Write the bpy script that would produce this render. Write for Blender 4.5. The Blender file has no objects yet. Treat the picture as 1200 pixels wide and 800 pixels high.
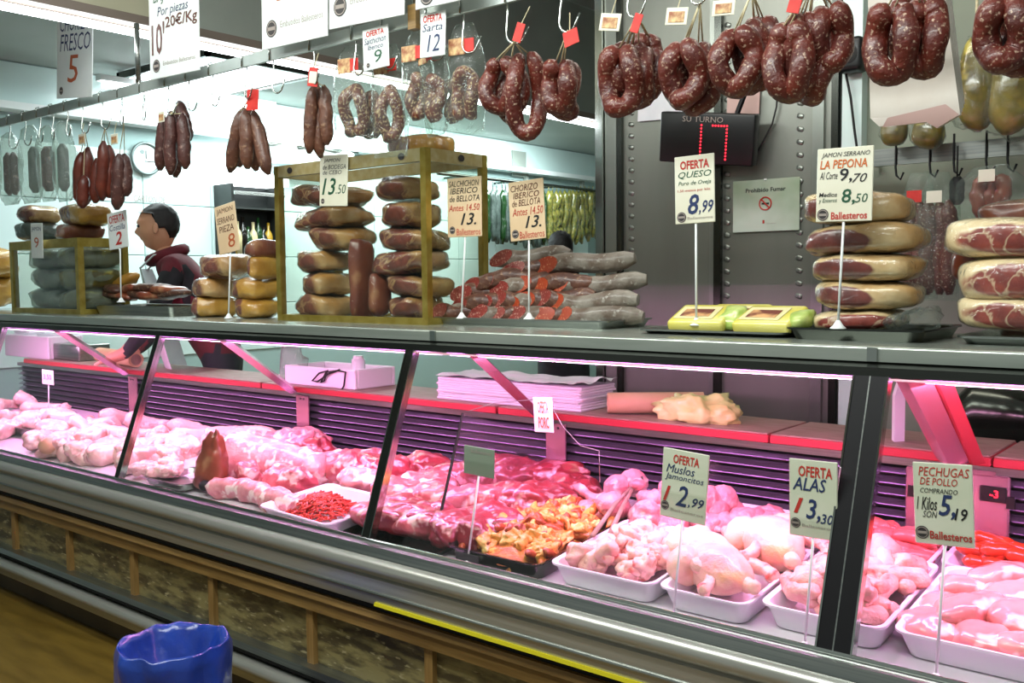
import bpy, bmesh, math, random
from math import sin, cos, pi, sqrt, radians, atan2
from mathutils import Vector, Matrix, noise, Euler
scene = bpy.context.scene
COL = scene.collection
# ------------------------------------------------------------------ camera
F = 1130.0
YAW = pi/2 - math.atan(1370/F); PITCH = -math.atan(75/F); ROLL = 0.01
CAM = Vector((0, 0, 1.45))
FWD = Vector((-sin(YAW)*cos(PITCH), cos(YAW)*cos(PITCH), sin(PITCH)))
_r = Vector((cos(YAW), sin(YAW), 0)); _u = _r.cross(FWD)
RGT = _r*cos(ROLL) - _u*sin(ROLL); UPV = _u*cos(ROLL) + _r*sin(ROLL)
cd = bpy.data.cameras.new('camera'); cam = bpy.data.objects.new('camera', cd); COL.objects.link(cam)
cd.sensor_fit = 'HORIZONTAL'; cd.sensor_width = 36; cd.lens = F/1200*36; cd.clip_start = .05; cd.clip_end = 60
mw = Matrix((RGT, UPV, -FWD)).transposed().to_4x4(); mw.translation = CAM; cam.matrix_world = mw
scene.camera = cam
# ------------------------------------------------------------------ world, lights, exposure
scene.view_settings.view_transform = 'Standard'; scene.view_settings.look = 'None'
scene.view_settings.gamma = 1; scene.view_settings.use_curve_mapping = False
scene.view_settings.exposure = 0.0
w = bpy.data.worlds.new('hall_air'); scene.world = w; w.use_nodes = True
w.node_tree.nodes['Background'].inputs[0].default_value = (.62, .70, .66, 1)
w.node_tree.nodes['Background'].inputs[1].default_value = .4
def area(name, loc, rot, sx, sy, power, col):
    l = bpy.data.lights.new(name, 'AREA'); l.shape = 'RECTANGLE'; l.size = sx; l.size_y = sy; l.energy = power; l.color = col
    o = bpy.data.objects.new(name, l); COL.objects.link(o); o.location = loc; o.rotation_euler = rot
    return o
COOL = (.95, 1.0, .95); PINK = (1.0, .43, .80)
area('hall_tube_and_fill_light', (-1.2, .9, 3.15), (radians(18), 0, 0), 3.0, .25, 60, COOL)      # market hall tubes over the customers
area('hall_tube_and_fill_light', (-4.6, .9, 3.15), (radians(18), 0, 0), 3.0, .25, 48, COOL)
area('hall_tube_and_fill_light', (-2.8, .3, 3.2), (radians(25), 0, 0), 4.5, .25, 62, COOL)  # added fill row without a tube fixture, brightens the counter front
area('stall_tube_light', (-5.5, 3.7, 2.82), (0, 0, 0), .3, 2.6, 55, (.86, 1, 1))         # staff area, left end
area('stall_tube_light', (-6.3, 6.5, 2.82), (0, radians(25), 0), .3, 4.5, 130, (.84, 1, 1))
area('stall_tube_light', (-1.6, 3.05, 2.95), (0, 0, 0), 1.6, .2, 11, (1, .95, .85))      # staff aisle by the cold room
for x0, x1 in ((-6.1, -3.65), (-3.55, -2.2), (-2.1, -.8), (-.68, .5)):                     # pink meat tubes under the top shelf
    area('meat_tube_light', ((x0+x1)/2, 2.235, 1.199), (radians(26), 0, 0), x1-x0, .05, 11*(x1-x0), PINK)
# ------------------------------------------------------------------ pixel -> place
def ray(x, y): return FWD*F + RGT*(x-600) - UPV*(y-400)
def PY(x, y, Y): r = ray(x, y); return CAM + r*((Y-CAM.y)/r.y)
def PX(x, y, X): r = ray(x, y); return CAM + r*((X-CAM.x)/r.x)
def PZ(x, y, Z): r = ray(x, y); return CAM + r*((Z-CAM.z)/r.z)
def zdeck(Y): return .625 + .1*(Y-1.95)
def PD(x, y, lift=0):                 # on the sloping display deck, raised by lift
    r = ray(x, y); k = .1; c = .625 - .195 + lift
    return CAM + r*((k*CAM.y + c - CAM.z)/(r.z - k*r.y))
def ppm(p): return F/((Vector(p)-CAM).dot(FWD))
# ------------------------------------------------------------------ materials
def lin(h):
    h = h.lstrip('#'); c = [int(h[i:i+2], 16)/255 for i in (0, 2, 4)]
    return tuple((v/12.92 if v <= .04045 else ((v+.055)/1.055)**2.4) for v in c) + (1,)
MATS = {}
def pm(name, c1, c2=None, scale=12, lo=.35, hi=.65, rough=.5, metal=0, bump=0, bscale=None, coat=0, emit=None, es=0,
       alpha=1, sss=0, stretch=None, detail=4, spots=None, sp_scale=60, sp_lo=.62, sp_hi=.72, spec=.5, crough=.1):
    m = bpy.data.materials.new(name); m.use_nodes = True; nt = m.node_tree; N = nt.nodes; L = nt.links
    b = N['Principled BSDF']; b.inputs['Roughness'].default_value = rough; b.inputs['Metallic'].default_value = metal
    b.inputs['Coat Weight'].default_value = coat; b.inputs['Coat Roughness'].default_value = crough; b.inputs['Alpha'].default_value = alpha
    b.inputs['Specular IOR Level'].default_value = spec
    a1 = lin(c1); b.inputs['Base Color'].default_value = a1
    if sss:
        b.inputs['Subsurface Weight'].default_value = sss; b.inputs['Subsurface Radius'].default_value = (.012, .005, .004); b.inputs['Subsurface Scale'].default_value = 1
    if emit: b.inputs['Emission Color'].default_value = lin(emit); b.inputs['Emission Strength'].default_value = es
    tc = N.new('ShaderNodeTexCoord'); src = tc.outputs['Object']
    if stretch:
        mp = N.new('ShaderNodeMapping'); mp.inputs['Scale'].default_value = stretch; L.new(src, mp.inputs[0]); src = mp.outputs[0]
    col = None
    if c2:
        n = N.new('ShaderNodeTexNoise'); n.inputs['Scale'].default_value = scale; n.inputs['Detail'].default_value = detail; L.new(src, n.inputs[0])
        r = N.new('ShaderNodeValToRGB'); r.color_ramp.elements[0].position = lo; r.color_ramp.elements[1].position = hi
        r.color_ramp.elements[0].color = a1; r.color_ramp.elements[1].color = lin(c2); L.new(n.outputs[0], r.inputs[0]); col = r.outputs[0]
    if spots:
        n2 = N.new('ShaderNodeTexNoise'); n2.inputs['Scale'].default_value = sp_scale; n2.inputs['Detail'].default_value = 2; L.new(src, n2.inputs[0])
        r2 = N.new('ShaderNodeValToRGB'); r2.color_ramp.elements[0].position = sp_lo; r2.color_ramp.elements[1].position = sp_hi
        r2.color_ramp.elements[0].color = (0, 0, 0, 1); r2.color_ramp.elements[1].color = (1, 1, 1, 1); L.new(n2.outputs[0], r2.inputs[0])
        mx = N.new('ShaderNodeMix'); mx.data_type = 'RGBA'; L.new(r2.outputs[0], mx.inputs['Factor']); mx.inputs['B'].default_value = lin(spots)
        if col: L.new(col, mx.inputs['A'])
        else: mx.inputs['A'].default_value = a1
        col = mx.outputs['Result']
    if col: L.new(col, b.inputs['Base Color'])
    if bump:
        n3 = N.new('ShaderNodeTexNoise'); n3.inputs['Scale'].default_value = bscale or scale*2; n3.inputs['Detail'].default_value = 5; L.new(src, n3.inputs[0])
        bp = N.new('ShaderNodeBump'); bp.inputs['Strength'].default_value = bump; bp.inputs['Distance'].default_value = .01; L.new(n3.outputs[0], bp.inputs['Height'])
        L.new(bp.outputs[0], b.inputs['Normal'])
    MATS[name] = m; return m
def clear(name, tint='#ffffff', ior=1.45, rough=.03, body=0, bodycol='#ffffff', bump=0, bscale=40):
    m = bpy.data.materials.new(name); m.use_nodes = True; nt = m.node_tree; N = nt.nodes; L = nt.links; N.clear()
    o = N.new('ShaderNodeOutputMaterial'); t = N.new('ShaderNodeBsdfTransparent'); t.inputs[0].default_value = lin(tint)
    g = N.new('ShaderNodeBsdfGlossy'); g.inputs['Roughness'].default_value = rough
    fr = N.new('ShaderNodeFresnel'); geo = N.new('ShaderNodeNewGeometry'); mr = N.new('ShaderNodeMapRange')   # same reflectance from either side of the thin sheet
    mr.inputs['To Min'].default_value = ior; mr.inputs['To Max'].default_value = 1/ior; L.new(geo.outputs['Backfacing'], mr.inputs[0]); L.new(mr.outputs[0], fr.inputs[0]); mx = N.new('ShaderNodeMixShader')
    L.new(fr.outputs[0], mx.inputs[0]); L.new(t.outputs[0], mx.inputs[1]); L.new(g.outputs[0], mx.inputs[2]); out = mx.outputs[0]
    if body:
        d = N.new('ShaderNodeBsdfDiffuse'); d.inputs[0].default_value = lin(bodycol); m2 = N.new('ShaderNodeMixShader'); m2.inputs[0].default_value = body
        L.new(out, m2.inputs[1]); L.new(d.outputs[0], m2.inputs[2]); out = m2.outputs[0]
    if bump:
        tc = N.new('ShaderNodeTexCoord'); n = N.new('ShaderNodeTexNoise'); n.inputs['Scale'].default_value = bscale; n.inputs['Detail'].default_value = 3; L.new(tc.outputs['Object'], n.inputs[0])
        bp = N.new('ShaderNodeBump'); bp.inputs['Strength'].default_value = bump; bp.inputs['Distance'].default_value = .02; L.new(n.outputs[0], bp.inputs['Height'])
        L.new(bp.outputs[0], g.inputs['Normal']); L.new(bp.outputs[0], fr.inputs['Normal'])
    L.new(out, o.inputs[0]); MATS[name] = m; return m
def hammat(name, meat1, meat2, fat1, fat2, cx, cz, rx, rz, veins=True, soft=.12, nz=.5, yside=True):
    """cured ham: a red cut face (ellipse in generated x,z on the -y side) inside a fat / rind coat"""
    m = bpy.data.materials.new(name); m.use_nodes = True; nt = m.node_tree; N = nt.nodes; L = nt.links; b = N['Principled BSDF']
    b.inputs['Roughness'].default_value = .4; b.inputs['Coat Weight'].default_value = .6; b.inputs['Coat Roughness'].default_value = .15
    tc = N.new('ShaderNodeTexCoord'); sp = N.new('ShaderNodeSeparateXYZ'); L.new(tc.outputs['Generated'], sp.inputs[0])
    def mth(op, a, bb=None):
        n = N.new('ShaderNodeMath'); n.operation = op
        for i, v in enumerate((a, bb)):
            if v is None: continue
            if isinstance(v, (int, float)): n.inputs[i].default_value = v
            else: L.new(v, n.inputs[i])
        return n.outputs[0]
    dx = mth('DIVIDE', mth('SUBTRACT', sp.outputs[0], cx), rx); dz = mth('DIVIDE', mth('SUBTRACT', sp.outputs[2], cz), rz)
    d = mth('SQRT', mth('ADD', mth('MULTIPLY', dx, dx), mth('MULTIPLY', dz, dz)))
    n = N.new('ShaderNodeTexNoise'); n.inputs['Scale'].default_value = 14; n.inputs['Detail'].default_value = 4; L.new(tc.outputs['Object'], n.inputs[0])
    d = mth('ADD', d, mth('MULTIPLY', mth('SUBTRACT', n.outputs[0], .5), nz))
    if yside: d = mth('ADD', d, mth('MULTIPLY', mth('GREATER_THAN', sp.outputs[1], .62), 2))
    r = N.new('ShaderNodeValToRGB'); r.color_ramp.elements[0].position = .95-soft; r.color_ramp.elements[1].position = .95
    L.new(d, r.inputs[0])
    def two(c1, c2, s, lo=.35, hi=.65):
        nn = N.new('ShaderNodeTexNoise'); nn.inputs['Scale'].default_value = s; nn.inputs['Detail'].default_value = 5; L.new(tc.outputs['Object'], nn.inputs[0])
        rr = N.new('ShaderNodeValToRGB'); rr.color_ramp.elements[0].position = lo; rr.color_ramp.elements[1].position = hi
        rr.color_ramp.elements[0].color = lin(c1); rr.color_ramp.elements[1].color = lin(c2); L.new(nn.outputs[0], rr.inputs[0]); return rr.outputs[0]
    meat = two(meat1, meat2, 22)
    if veins:
        nv = N.new('ShaderNodeTexNoise'); nv.inputs['Scale'].default_value = 9; nv.inputs['Detail'].default_value = 3; nv.inputs['Distortion'].default_value = 1.2; L.new(tc.outputs['Object'], nv.inputs[0])
        rv = N.new('ShaderNodeValToRGB'); e = rv.color_ramp.elements; e[0].position = .47; e[0].color = (0, 0, 0, 1); e[1].position = .5; e[1].color = (1, 1, 1, 1)
        q = e.new(.53); q.color = (0, 0, 0, 1); L.new(nv.outputs[0], rv.inputs[0])
        mv = N.new('ShaderNodeMix'); mv.data_type = 'RGBA'; L.new(mth('MULTIPLY', rv.outputs[0], .55), mv.inputs['Factor']); L.new(meat, mv.inputs['A']); mv.inputs['B'].default_value = lin(fat1); meat = mv.outputs['Result']
    mx = N.new('ShaderNodeMix'); mx.data_type = 'RGBA'; L.new(r.outputs[0], mx.inputs['Factor']); L.new(meat, mx.inputs['A']); L.new(two(fat1, fat2, 10), mx.inputs['B'])
    L.new(mx.outputs['Result'], b.inputs['Base Color'])
    bp = N.new('ShaderNodeBump'); bp.inputs['Strength'].default_value = .5; bp.inputs['Distance'].default_value = .01
    n3 = N.new('ShaderNodeTexNoise'); n3.inputs['Scale'].default_value = 25; L.new(tc.outputs['Object'], n3.inputs[0]); L.new(n3.outputs[0], bp.inputs['Height']); L.new(bp.outputs[0], b.inputs['Normal'])
    MATS[name] = m; return m
pm('steel', '#8f9492', '#a7aaa6', scale=6, rough=.28, metal=.95, stretch=(.4, 8, 30))
pm('steel_top', '#9aa198', '#adb3aa', scale=5, rough=.25, metal=.65, stretch=(.5, 6, 6))
pm('steel_rail', '#a4aeaa', '#b4bcb8', scale=8, rough=.35, metal=.45)
pm('chrome', '#b9bdb8', rough=.12, metal=1)
pm('bumper_steel', '#b3b3ac', '#a4a49c', scale=6, rough=.3, metal=.6, stretch=(.3, 6, 20))
pm('dark_chrome', '#4a4c48', rough=.2, metal=.95)
pm('black_metal', '#0e0d11', rough=.5, metal=0, spec=.25)
pm('black_plastic', '#121214', rough=.35)
pm('black_rubber', '#100f10', rough=.7)
pm('steel_wall', '#7d7f78', '#8b8d86', scale=3, rough=.38, metal=.75, stretch=(1, 1, .2), bump=.03)
pm('steel_wall_edge', '#8c908a', rough=.3, metal=.8)
pm('gold', '#a08a3a', '#b8a356', scale=20, rough=.32, metal=.75)
pm('gold_top', '#b3a06a', '#c2b68c', scale=30, rough=.4, metal=.35)
pm('wood', '#8a6c3c', '#75592e', scale=6, rough=.45, stretch=(1, 6, 14), bump=.05)
pm('wood_v', '#927242', '#7b5e32', scale=6, rough=.45, stretch=(14, 6, 1), bump=.05)
pm('stone', '#83784f', '#463e2b', scale=16, lo=.4, hi=.6, rough=.35, stretch=(.6, 1, 2.2), detail=7, spots='#a09470', sp_scale=40, coat=.2)
pm('floor_lino', '#7a6128', '#5f4a1c', scale=3, rough=.3, stretch=(1, 5, 1), detail=6)
pm('kick', '#4d402c', '#3c3122', scale=4, rough=.5)
pm('white_wall', '#d9ece9', '#cfe3e0', scale=1.5, rough=.25)
pm('grout', '#9db4b2', rough=.8)
pm('grey_panel', '#8d938c', '#9aa098', scale=2, rough=.5)
pm('ceiling_grey', '#a7aeaa', '#9aa29e', scale=1.2, rough=.7)
pm('cream', '#b9b59c', '#aaa68e', scale=2, rough=.6)
pm('cream_trim', '#7c6f66', rough=.5)
pm('plaster', '#8d9484', '#7b8274', scale=2.5, rough=.7)
pm('dark_shelf', '#2b2e2c', '#1f2321', scale=6, rough=.5)
pm('tube_glow', '#ffffff', emit='#f2fbff', es=14)
pm('tube_dim', '#ffffff', emit='#eefaff', es=5)
pm('meat_tube', '#ffd0f0', emit='#f090ff', es=18)
pm('card', '#e6e4d2', '#dcd8c2', scale=4, rough=.35, coat=.3)
pm('card_peach', '#e2c9a6', '#d8ba94', scale=4, rough=.4)
pm('card_green', '#c3cbb2', '#d4d6c4', scale=5, rough=.25, coat=.4)
pm('card_white', '#e9edea', '#dfe6e4', scale=4, rough=.4)
pm('card_grey', '#7d8a7a', rough=.3)
pm('ink_black', '#1c1d20', rough=.5); pm('ink_blue', '#24345e', rough=.5); pm('ink_red', '#b8322a', rough=.5)
pm('ink_orange', '#c9682c', rough=.5); pm('ink_green', '#1d5238', rough=.5); pm('ink_brown', '#5a2c20', rough=.5); pm('ink_pale', '#9a8f88', rough=.5)
pm('ink_rust', '#b4572f', rough=.5); pm('emblem_dark', '#2f2a2c', rough=.5)
pm('red_tag', '#c5201c', '#d83a30', scale=20, rough=.4); pm('tag_photo', '#8a3a22', '#e0c08a', scale=45, rough=.4)
pm('led_red', '#ff2030', emit='#ff2438', es=3)
pm('string', '#d8cfae', '#c2b48c', scale=60, rough=.8)
pm('chorizo', '#6f281a', '#481711', scale=9, rough=.45, bump=.5, bscale=70, spots='#b89c86', sp_scale=120, sp_lo=.58, sp_hi=.72, coat=.2)
pm('chorizo_spotty', '#6e2c1a', '#451b11', scale=14, rough=.45, bump=.4, bscale=60, spots='#b99c74', sp_scale=110, sp_lo=.54, sp_hi=.64, coat=.25)
pm('salchichon', '#55302a', '#3f211f', scale=12, rough=.45, bump=.4, bscale=60, spots='#8a6c62', sp_scale=60, sp_lo=.58, sp_hi=.72, coat=.15)
pm('salchichon_brown', '#6a4230', '#4a2a20', scale=12, rough=.45, bump=.4, bscale=60, spots='#96745a', sp_scale=60, sp_lo=.58, sp_hi=.74, coat=.15)
pm('cured_stick', '#6e2f20', '#4c1e16', scale=12, rough=.4, bump=.3, bscale=50, coat=.2)
pm('salami_mold', '#8d857a', '#5e4c3e', scale=16, lo=.4, hi=.7, rough=.6, bump=.5, bscale=60, spots='#b0aaa0', sp_scale=45, coat=.25)
pm('salami_cut', '#6e201c', '#86302a', scale=20, rough=.35, spots='#c8a090', sp_scale=130, sp_lo=.58, sp_hi=.68, coat=.3)
pm('salami_cut_orange', '#8e2a14', '#a53c1c', scale=20, rough=.35, spots='#d09a70', sp_scale=130, sp_lo=.6, sp_hi=.7, coat=.3)
pm('pork', '#e3a0a2', '#c4606c', scale=16, lo=.35, hi=.7, rough=.35, bump=.5, bscale=40, coat=.3, spots='#f4dcd4', sp_scale=22, sp_lo=.52, sp_hi=.62)
pm('pork_pale', '#edc8bc', '#d98e88', scale=15, lo=.42, hi=.72, rough=.38, bump=.5, bscale=40, coat=.3, spots='#f6e6da', sp_scale=25, sp_lo=.54, sp_hi=.64)
pm('beef', '#a03440', '#7c1e2c', scale=14, rough=.3, bump=.5, bscale=34, coat=.45, spots='#d6959a', sp_scale=26, sp_lo=.56, sp_hi=.66)
pm('red_pork', '#cc6a70', '#aa3e4c', scale=14, rough=.32, bump=.5, bscale=34, coat=.4, spots='#f0c8c4', sp_scale=22, sp_lo=.52, sp_hi=.64)
pm('mince', '#d8402c', '#b62a20', scale=40, rough=.45, coat=.2)
pm('marinade', '#cf7c30', '#a84a1c', scale=22, lo=.38, hi=.66, rough=.4, bump=.6, bscale=60, coat=.3, spots='#eab860', sp_scale=40, sp_lo=.56, sp_hi=.68)
pm('marinade_yellow', '#e0a048', '#c47a2c', scale=22, lo=.38, hi=.66, rough=.4, bump=.6, bscale=60, coat=.3, spots='#f0d080', sp_scale=40, sp_lo=.56, sp_hi=.68)
pm('marinade_dark', '#a8481e', '#7c2c14', scale=22, lo=.38, hi=.66, rough=.4, bump=.6, bscale=60, coat=.3, spots='#d08a40', sp_scale=40, sp_lo=.58, sp_hi=.68)
pm('chicken', '#ecc2aa', '#d8938a', scale=12, lo=.45, hi=.75, rough=.4, bump=.5, bscale=60, coat=.25, spots='#e8a878', sp_scale=14, sp_lo=.62, sp_hi=.75)
pm('chicken_thigh', '#e3a0a4', '#cc747e', scale=16, rough=.4, bump=.6, bscale=80, coat=.25, spots='#f2d0c8', sp_scale=24, sp_lo=.56, sp_hi=.68)
pm('breast', '#eaa69c', '#db857e', scale=10, rough=.25, bump=.25, bscale=26, coat=.7, spots='#f5ddd0', sp_scale=16, sp_lo=.56, sp_hi=.66)
pm('wing', '#ecbfae', '#d88a84', scale=18, lo=.42, hi=.7, rough=.4, bump=.6, bscale=70, coat=.25, spots='#d9635c', sp_scale=30, sp_lo=.66, sp_hi=.74)
pm('pink_sausage', '#dd6a68', '#c9504e', scale=14, rough=.35, coat=.4)
pm('red_sausage', '#cf3c18', '#b52a10', scale=14, rough=.3, coat=.5)
pm('bone', '#d9b28e', '#c59a72', scale=20, rough=.5)
pm('cured_brown', '#6e2a1c', '#8e4a30', scale=10, rough=.35, bump=.3, bscale=25, coat=.5, spots='#c09068', sp_scale=9, sp_lo=.6, sp_hi=.75)
hammat('ham_bodega', '#6a2a20', '#8e4a38', '#deb884', '#b8803c', .22, .48, .62, .74, soft=.25)
hammat('ham_bodega_side', '#5c2018', '#8a3e2e', '#d8b47c', '#ac7c40', .36, .48, .66, .66, soft=.25)
hammat('ham_serrano', '#5a1a16', '#7c2c22', '#dcc498', '#bd9058', .34, .44, .34, .38, veins=False, nz=.75)
hammat('ham_slice', '#701c16', '#98382a', '#ead6b0', '#d9b684', .56, .45, .50, .40, nz=.55)
hammat('ham_yellow', '#6a3026', '#8a4e3c', '#d4a23e', '#b07a24', .22, .5, .34, .55)
pm('white_plastic', '#eceaf0', '#e2dfe8', scale=4, rough=.32, coat=.2)
pm('foam', '#ebe7ee', rough=.6); pm('paper', '#e6e6ea', '#d8dae0', scale=8, rough=.7); pm('paper_roll', '#d2b08c', '#c39c74', scale=6, rough=.6)
pm('yellow_bag', '#e9eda0', '#d4d684', scale=10, rough=.35, bump=.6, bscale=25, coat=.2)
pm('cheese_wrap', '#d6c94a', '#e2d978', scale=8, rough=.25, coat=.6); pm('cheese_label', '#d9cf9a', rough=.4); pm('cheese_photo', '#6a2a18', '#d9a36a', scale=16, lo=.45, hi=.6, rough=.4); pm('cheese_green', '#9ab64e', '#c8d680', scale=30, rough=.3, coat=.5)
pm('board_red', '#b83240', rough=.45); pm('board_top', '#9a7f74', '#86695e', scale=10, rough=.55, stretch=(1, 4, 1))
pm('deck_white', '#d9d2da', '#cfc6d2', scale=5, rough=.25, coat=.3); pm('louver', '#8d8398', rough=.22, metal=.85); pm('louver_dark', '#1c1822', rough=.5)
pm('strut', '#b88a96', rough=.25, metal=.7); pm('blue_bag', '#1c3f9c', '#163284', scale=10, rough=.3, bump=.5, bscale=14, coat=.4)
pm('yellow_stripe', '#c9bd1e', rough=.4); pm('bag_white', '#e4ddd4', '#d6cabf', scale=6, rough=.55); pm('bag_pink', '#c9a6a0', rough=.6)
pm('skin', '#d09c80', '#c08a6c', scale=8, rough=.5, sss=.05); pm('hair', '#100b0b', '#1a1413', scale=60, rough=.6, stretch=(1, 1, .3)); pm('maroon', '#6a1526', '#5a1020', scale=12, rough=.8, bump=.2, bscale=30)
pm('black_cloth', '#17171c', '#202028', scale=20, rough=.8); pm('apron', '#dde3e4', '#cfd8da', scale=6, rough=.7, bump=.2, bscale=12); pm('trousers', '#23262e', rough=.8); pm('shoe', '#161412', rough=.5)
pm('bottle_green', '#1c3a1c', rough=.15, coat=.5); pm('bottle_amber', '#b08a2c', rough=.15, coat=.5); pm('bottle_dark', '#1a1512', rough=.15, coat=.5); pm('bottle_cream', '#c9b98c', rough=.3)
pm('pepper_gold', '#4e5826', '#90843e', scale=30, rough=.3, coat=.6, spots='#2c3a1c', sp_scale=40); pm('grey_stick', '#4e5a54', '#38433e', scale=30, rough=.45, coat=.3)
pm('ham_plastic_olive', '#8a7a2c', '#4c421c', scale=9, rough=.3, bump=.5, bscale=18, coat=.6, spots='#b8a850', sp_scale=12)
pm('clock_face', '#e6efee', rough=.3); pm('clock_rim', '#6e7a78', rough=.35, metal=.6)
pm('sign_green', '#6f8a5e', '#c6cfc4', scale=2.2, lo=.3, hi=.6, rough=.3, coat=.4); pm('white_paint', '#e8eceb', rough=.4); pm('cloth_sheet', '#b9beb9', '#a5aaa6', scale=3, rough=.6)
clear('glass', '#fafbf9', ior=1.42, rough=.015); clear('glass_side', '#f6f8f4', ior=1.4, rough=.02)
clear('acrylic', '#f2e6f6', ior=1.5, rough=.03, body=.03)
clear('film', '#fbfdfb', ior=1.45, rough=.1, body=.015, bump=.9, bscale=30); clear('bag', '#f6fbf8', ior=1.4, rough=.14, body=.05, bodycol='#dfe9e4', bump=1.0, bscale=26)
clear('bag_milky', '#eef4f0', ior=1.5, rough=.2, body=.22, bodycol='#c9d6d0', bump=1.0, bscale=22)
# ------------------------------------------------------------------ mesh building
class MB:
    def __init__(s): s.v = []; s.f = []
    def add(s, v, f, M=None):
        o = len(s.v); s.v += [tuple(M @ Vector(p)) if M else tuple(p) for p in v]; s.f += [[i+o for i in q] for q in f]; return s
    def box(s, c, d, M=None):
        x, y, z = c; a, b, e = (k/2 for k in d)
        v = [(x+i*a, y+j*b, z+k*e) for i in (-1, 1) for j in (-1, 1) for k in (-1, 1)]
        return s.add(v, [(0, 1, 3, 2), (4, 6, 7, 5), (0, 4, 5, 1), (2, 3, 7, 6), (0, 2, 6, 4), (1, 5, 7, 3)], M)
    def tube(s, path, rad, seg=8, caps=True, flat=1.0, up=None):
        v, f = sweep(path, rad, seg, caps, flat, up); return s.add(v, f)
    def cyl(s, c, r, h, seg=16, r2=None, M=None):
        r2 = r if r2 is None else r2
        v = [(c[0]+q*cos(2*pi*i/seg), c[1]+q*sin(2*pi*i/seg), c[2]+z) for q, z in ((r, 0), (r2, h)) for i in range(seg)]
        f = [(i, (i+1) % seg, seg+(i+1) % seg, seg+i) for i in range(seg)] + [tuple(range(seg))[::-1], tuple(range(seg, 2*seg))]
        return s.add(v, f, M)
    def lathe(s, prof, seg=20, c=(0, 0, 0)):
        n = len(prof); v = [(c[0]+r*cos(2*pi*i/seg), c[1]+r*sin(2*pi*i/seg), c[2]+z) for r, z in prof for i in range(seg)]
        f = [(k*seg+i, k*seg+(i+1) % seg, (k+1)*seg+(i+1) % seg, (k+1)*seg+i) for k in range(n-1) for i in range(seg)]
        return s.add(v, f)
    def grid(s, P, nu, nv, M=None):
        v = [P(i/(nu-1), j/(nv-1)) for j in range(nv) for i in range(nu)]
        f = [(j*nu+i, j*nu+i+1, (j+1)*nu+i+1, (j+1)*nu+i) for j in range(nv-1) for i in range(nu-1)]
        return s.add(v, f, M)
    def profx(s, prof, x0, x1, closed=True):      # (y,z) outline run along x
        n = len(prof); v = [(x0, y, z) for y, z in prof] + [(x1, y, z) for y, z in prof]
        f = [(i, (i+1) % n, n+(i+1) % n, n+i) for i in range(n if closed else n-1)]
        if closed: f += [tuple(range(n))[::-1], tuple(range(n, 2*n))]
        return s.add(v, f)
    def mesh(s, name, smooth=True, auto=None):
        me = bpy.data.meshes.new(name); me.from_pydata(s.v, [], s.f); me.update()
        bm = bmesh.new(); bm.from_mesh(me); bmesh.ops.recalc_face_normals(bm, faces=bm.faces[:])
        if auto is not None:
            for f in bm.faces: f.smooth = True
            for e in bm.edges:
                if len(e.link_faces) == 2 and e.calc_face_angle(0) > auto: e.smooth = False
        bm.to_mesh(me); bm.free()
        if auto is None: me.polygons.foreach_set('use_smooth', [smooth]*len(me.polygons))
        return me
    def build(s, name, m, parent=None, smooth=False, auto=None):
        return link(name, s.mesh(name, smooth, auto), m, parent)
def sweep(path, rad, seg=8, caps=True, flat=1.0, up=None):
    P = [Vector(p) for p in path]; n = len(P); R = [rad]*n if isinstance(rad, (int, float)) else list(rad)
    T = [(P[min(i+1, n-1)]-P[max(i-1, 0)]).normalized() for i in range(n)]
    a = Vector(up) if up else (Vector((0, 0, 1)) if abs(T[0].z) < .9 else Vector((1, 0, 0)))
    nrm = (a - T[0]*a.dot(T[0])).normalized(); v = []; f = []
    for i in range(n):
        nrm = (nrm - T[i]*nrm.dot(T[i])).normalized(); b = T[i].cross(nrm)
        for k in range(seg):
            t = 2*pi*k/seg; v.append(tuple(P[i] + (nrm*cos(t)*flat + b*sin(t))*R[i]))
    for i in range(n-1):
        for k in range(seg): f.append((i*seg+k, i*seg+(k+1) % seg, (i+1)*seg+(k+1) % seg, (i+1)*seg+k))
    if caps: f += [tuple(range(seg))[::-1], tuple(range((n-1)*seg, n*seg))]
    return v, f
def spow(x, e): return math.copysign(abs(x)**e, x)
def blob(a, b, c, nu=20, nv=12, e=1.0, amp=.0, fr=8, seed=0, taper=0, bend=0, fn=None, rough_=0):
    """super-ellipsoid with lumps; taper narrows it towards +x"""
    v = []; f = []; sd = Vector((seed*3.1, seed*1.7, seed*.9))
    for j in range(nv+1):
        ph = -pi/2 + pi*j/nv
        for i in range(nu):
            th = 2*pi*i/nu
            p = Vector((spow(cos(ph), e)*spow(cos(th), e), spow(cos(ph), e)*spow(sin(th), e), spow(sin(ph), e)))
            t = 1 - taper*(p.x+1)/2
            q = Vector((a*p.x, b*p.y*t, c*p.z*t))
            if amp:
                n1 = noise.noise(q*fr + sd); n2 = noise.noise(q*fr*2.3 + sd*2); n3 = 1-abs(noise.noise(q*fr*1.5 + sd*3))*2
                q *= 1 + amp*(n1 + .5*n2 + .25*rough_*n3)
            q.z += bend*p.x*p.x
            if fn: q = fn(q, p)
            v.append(tuple(q))
    for j in range(nv):
        for i in range(nu): f.append((j*nu+i, j*nu+(i+1) % nu, (j+1)*nu+(i+1) % nu, (j+1)*nu+i))
    m = MB(); m.add(v, f); me = m.mesh('blob', True)
    bm = bmesh.new(); bm.from_mesh(me); bmesh.ops.remove_doubles(bm, verts=bm.verts[:], dist=1e-5); bmesh.ops.recalc_face_normals(bm, faces=bm.faces[:]); bm.to_mesh(me); bm.free()
    me.polygons.foreach_set('use_smooth', [True]*len(me.polygons)); return me
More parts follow.
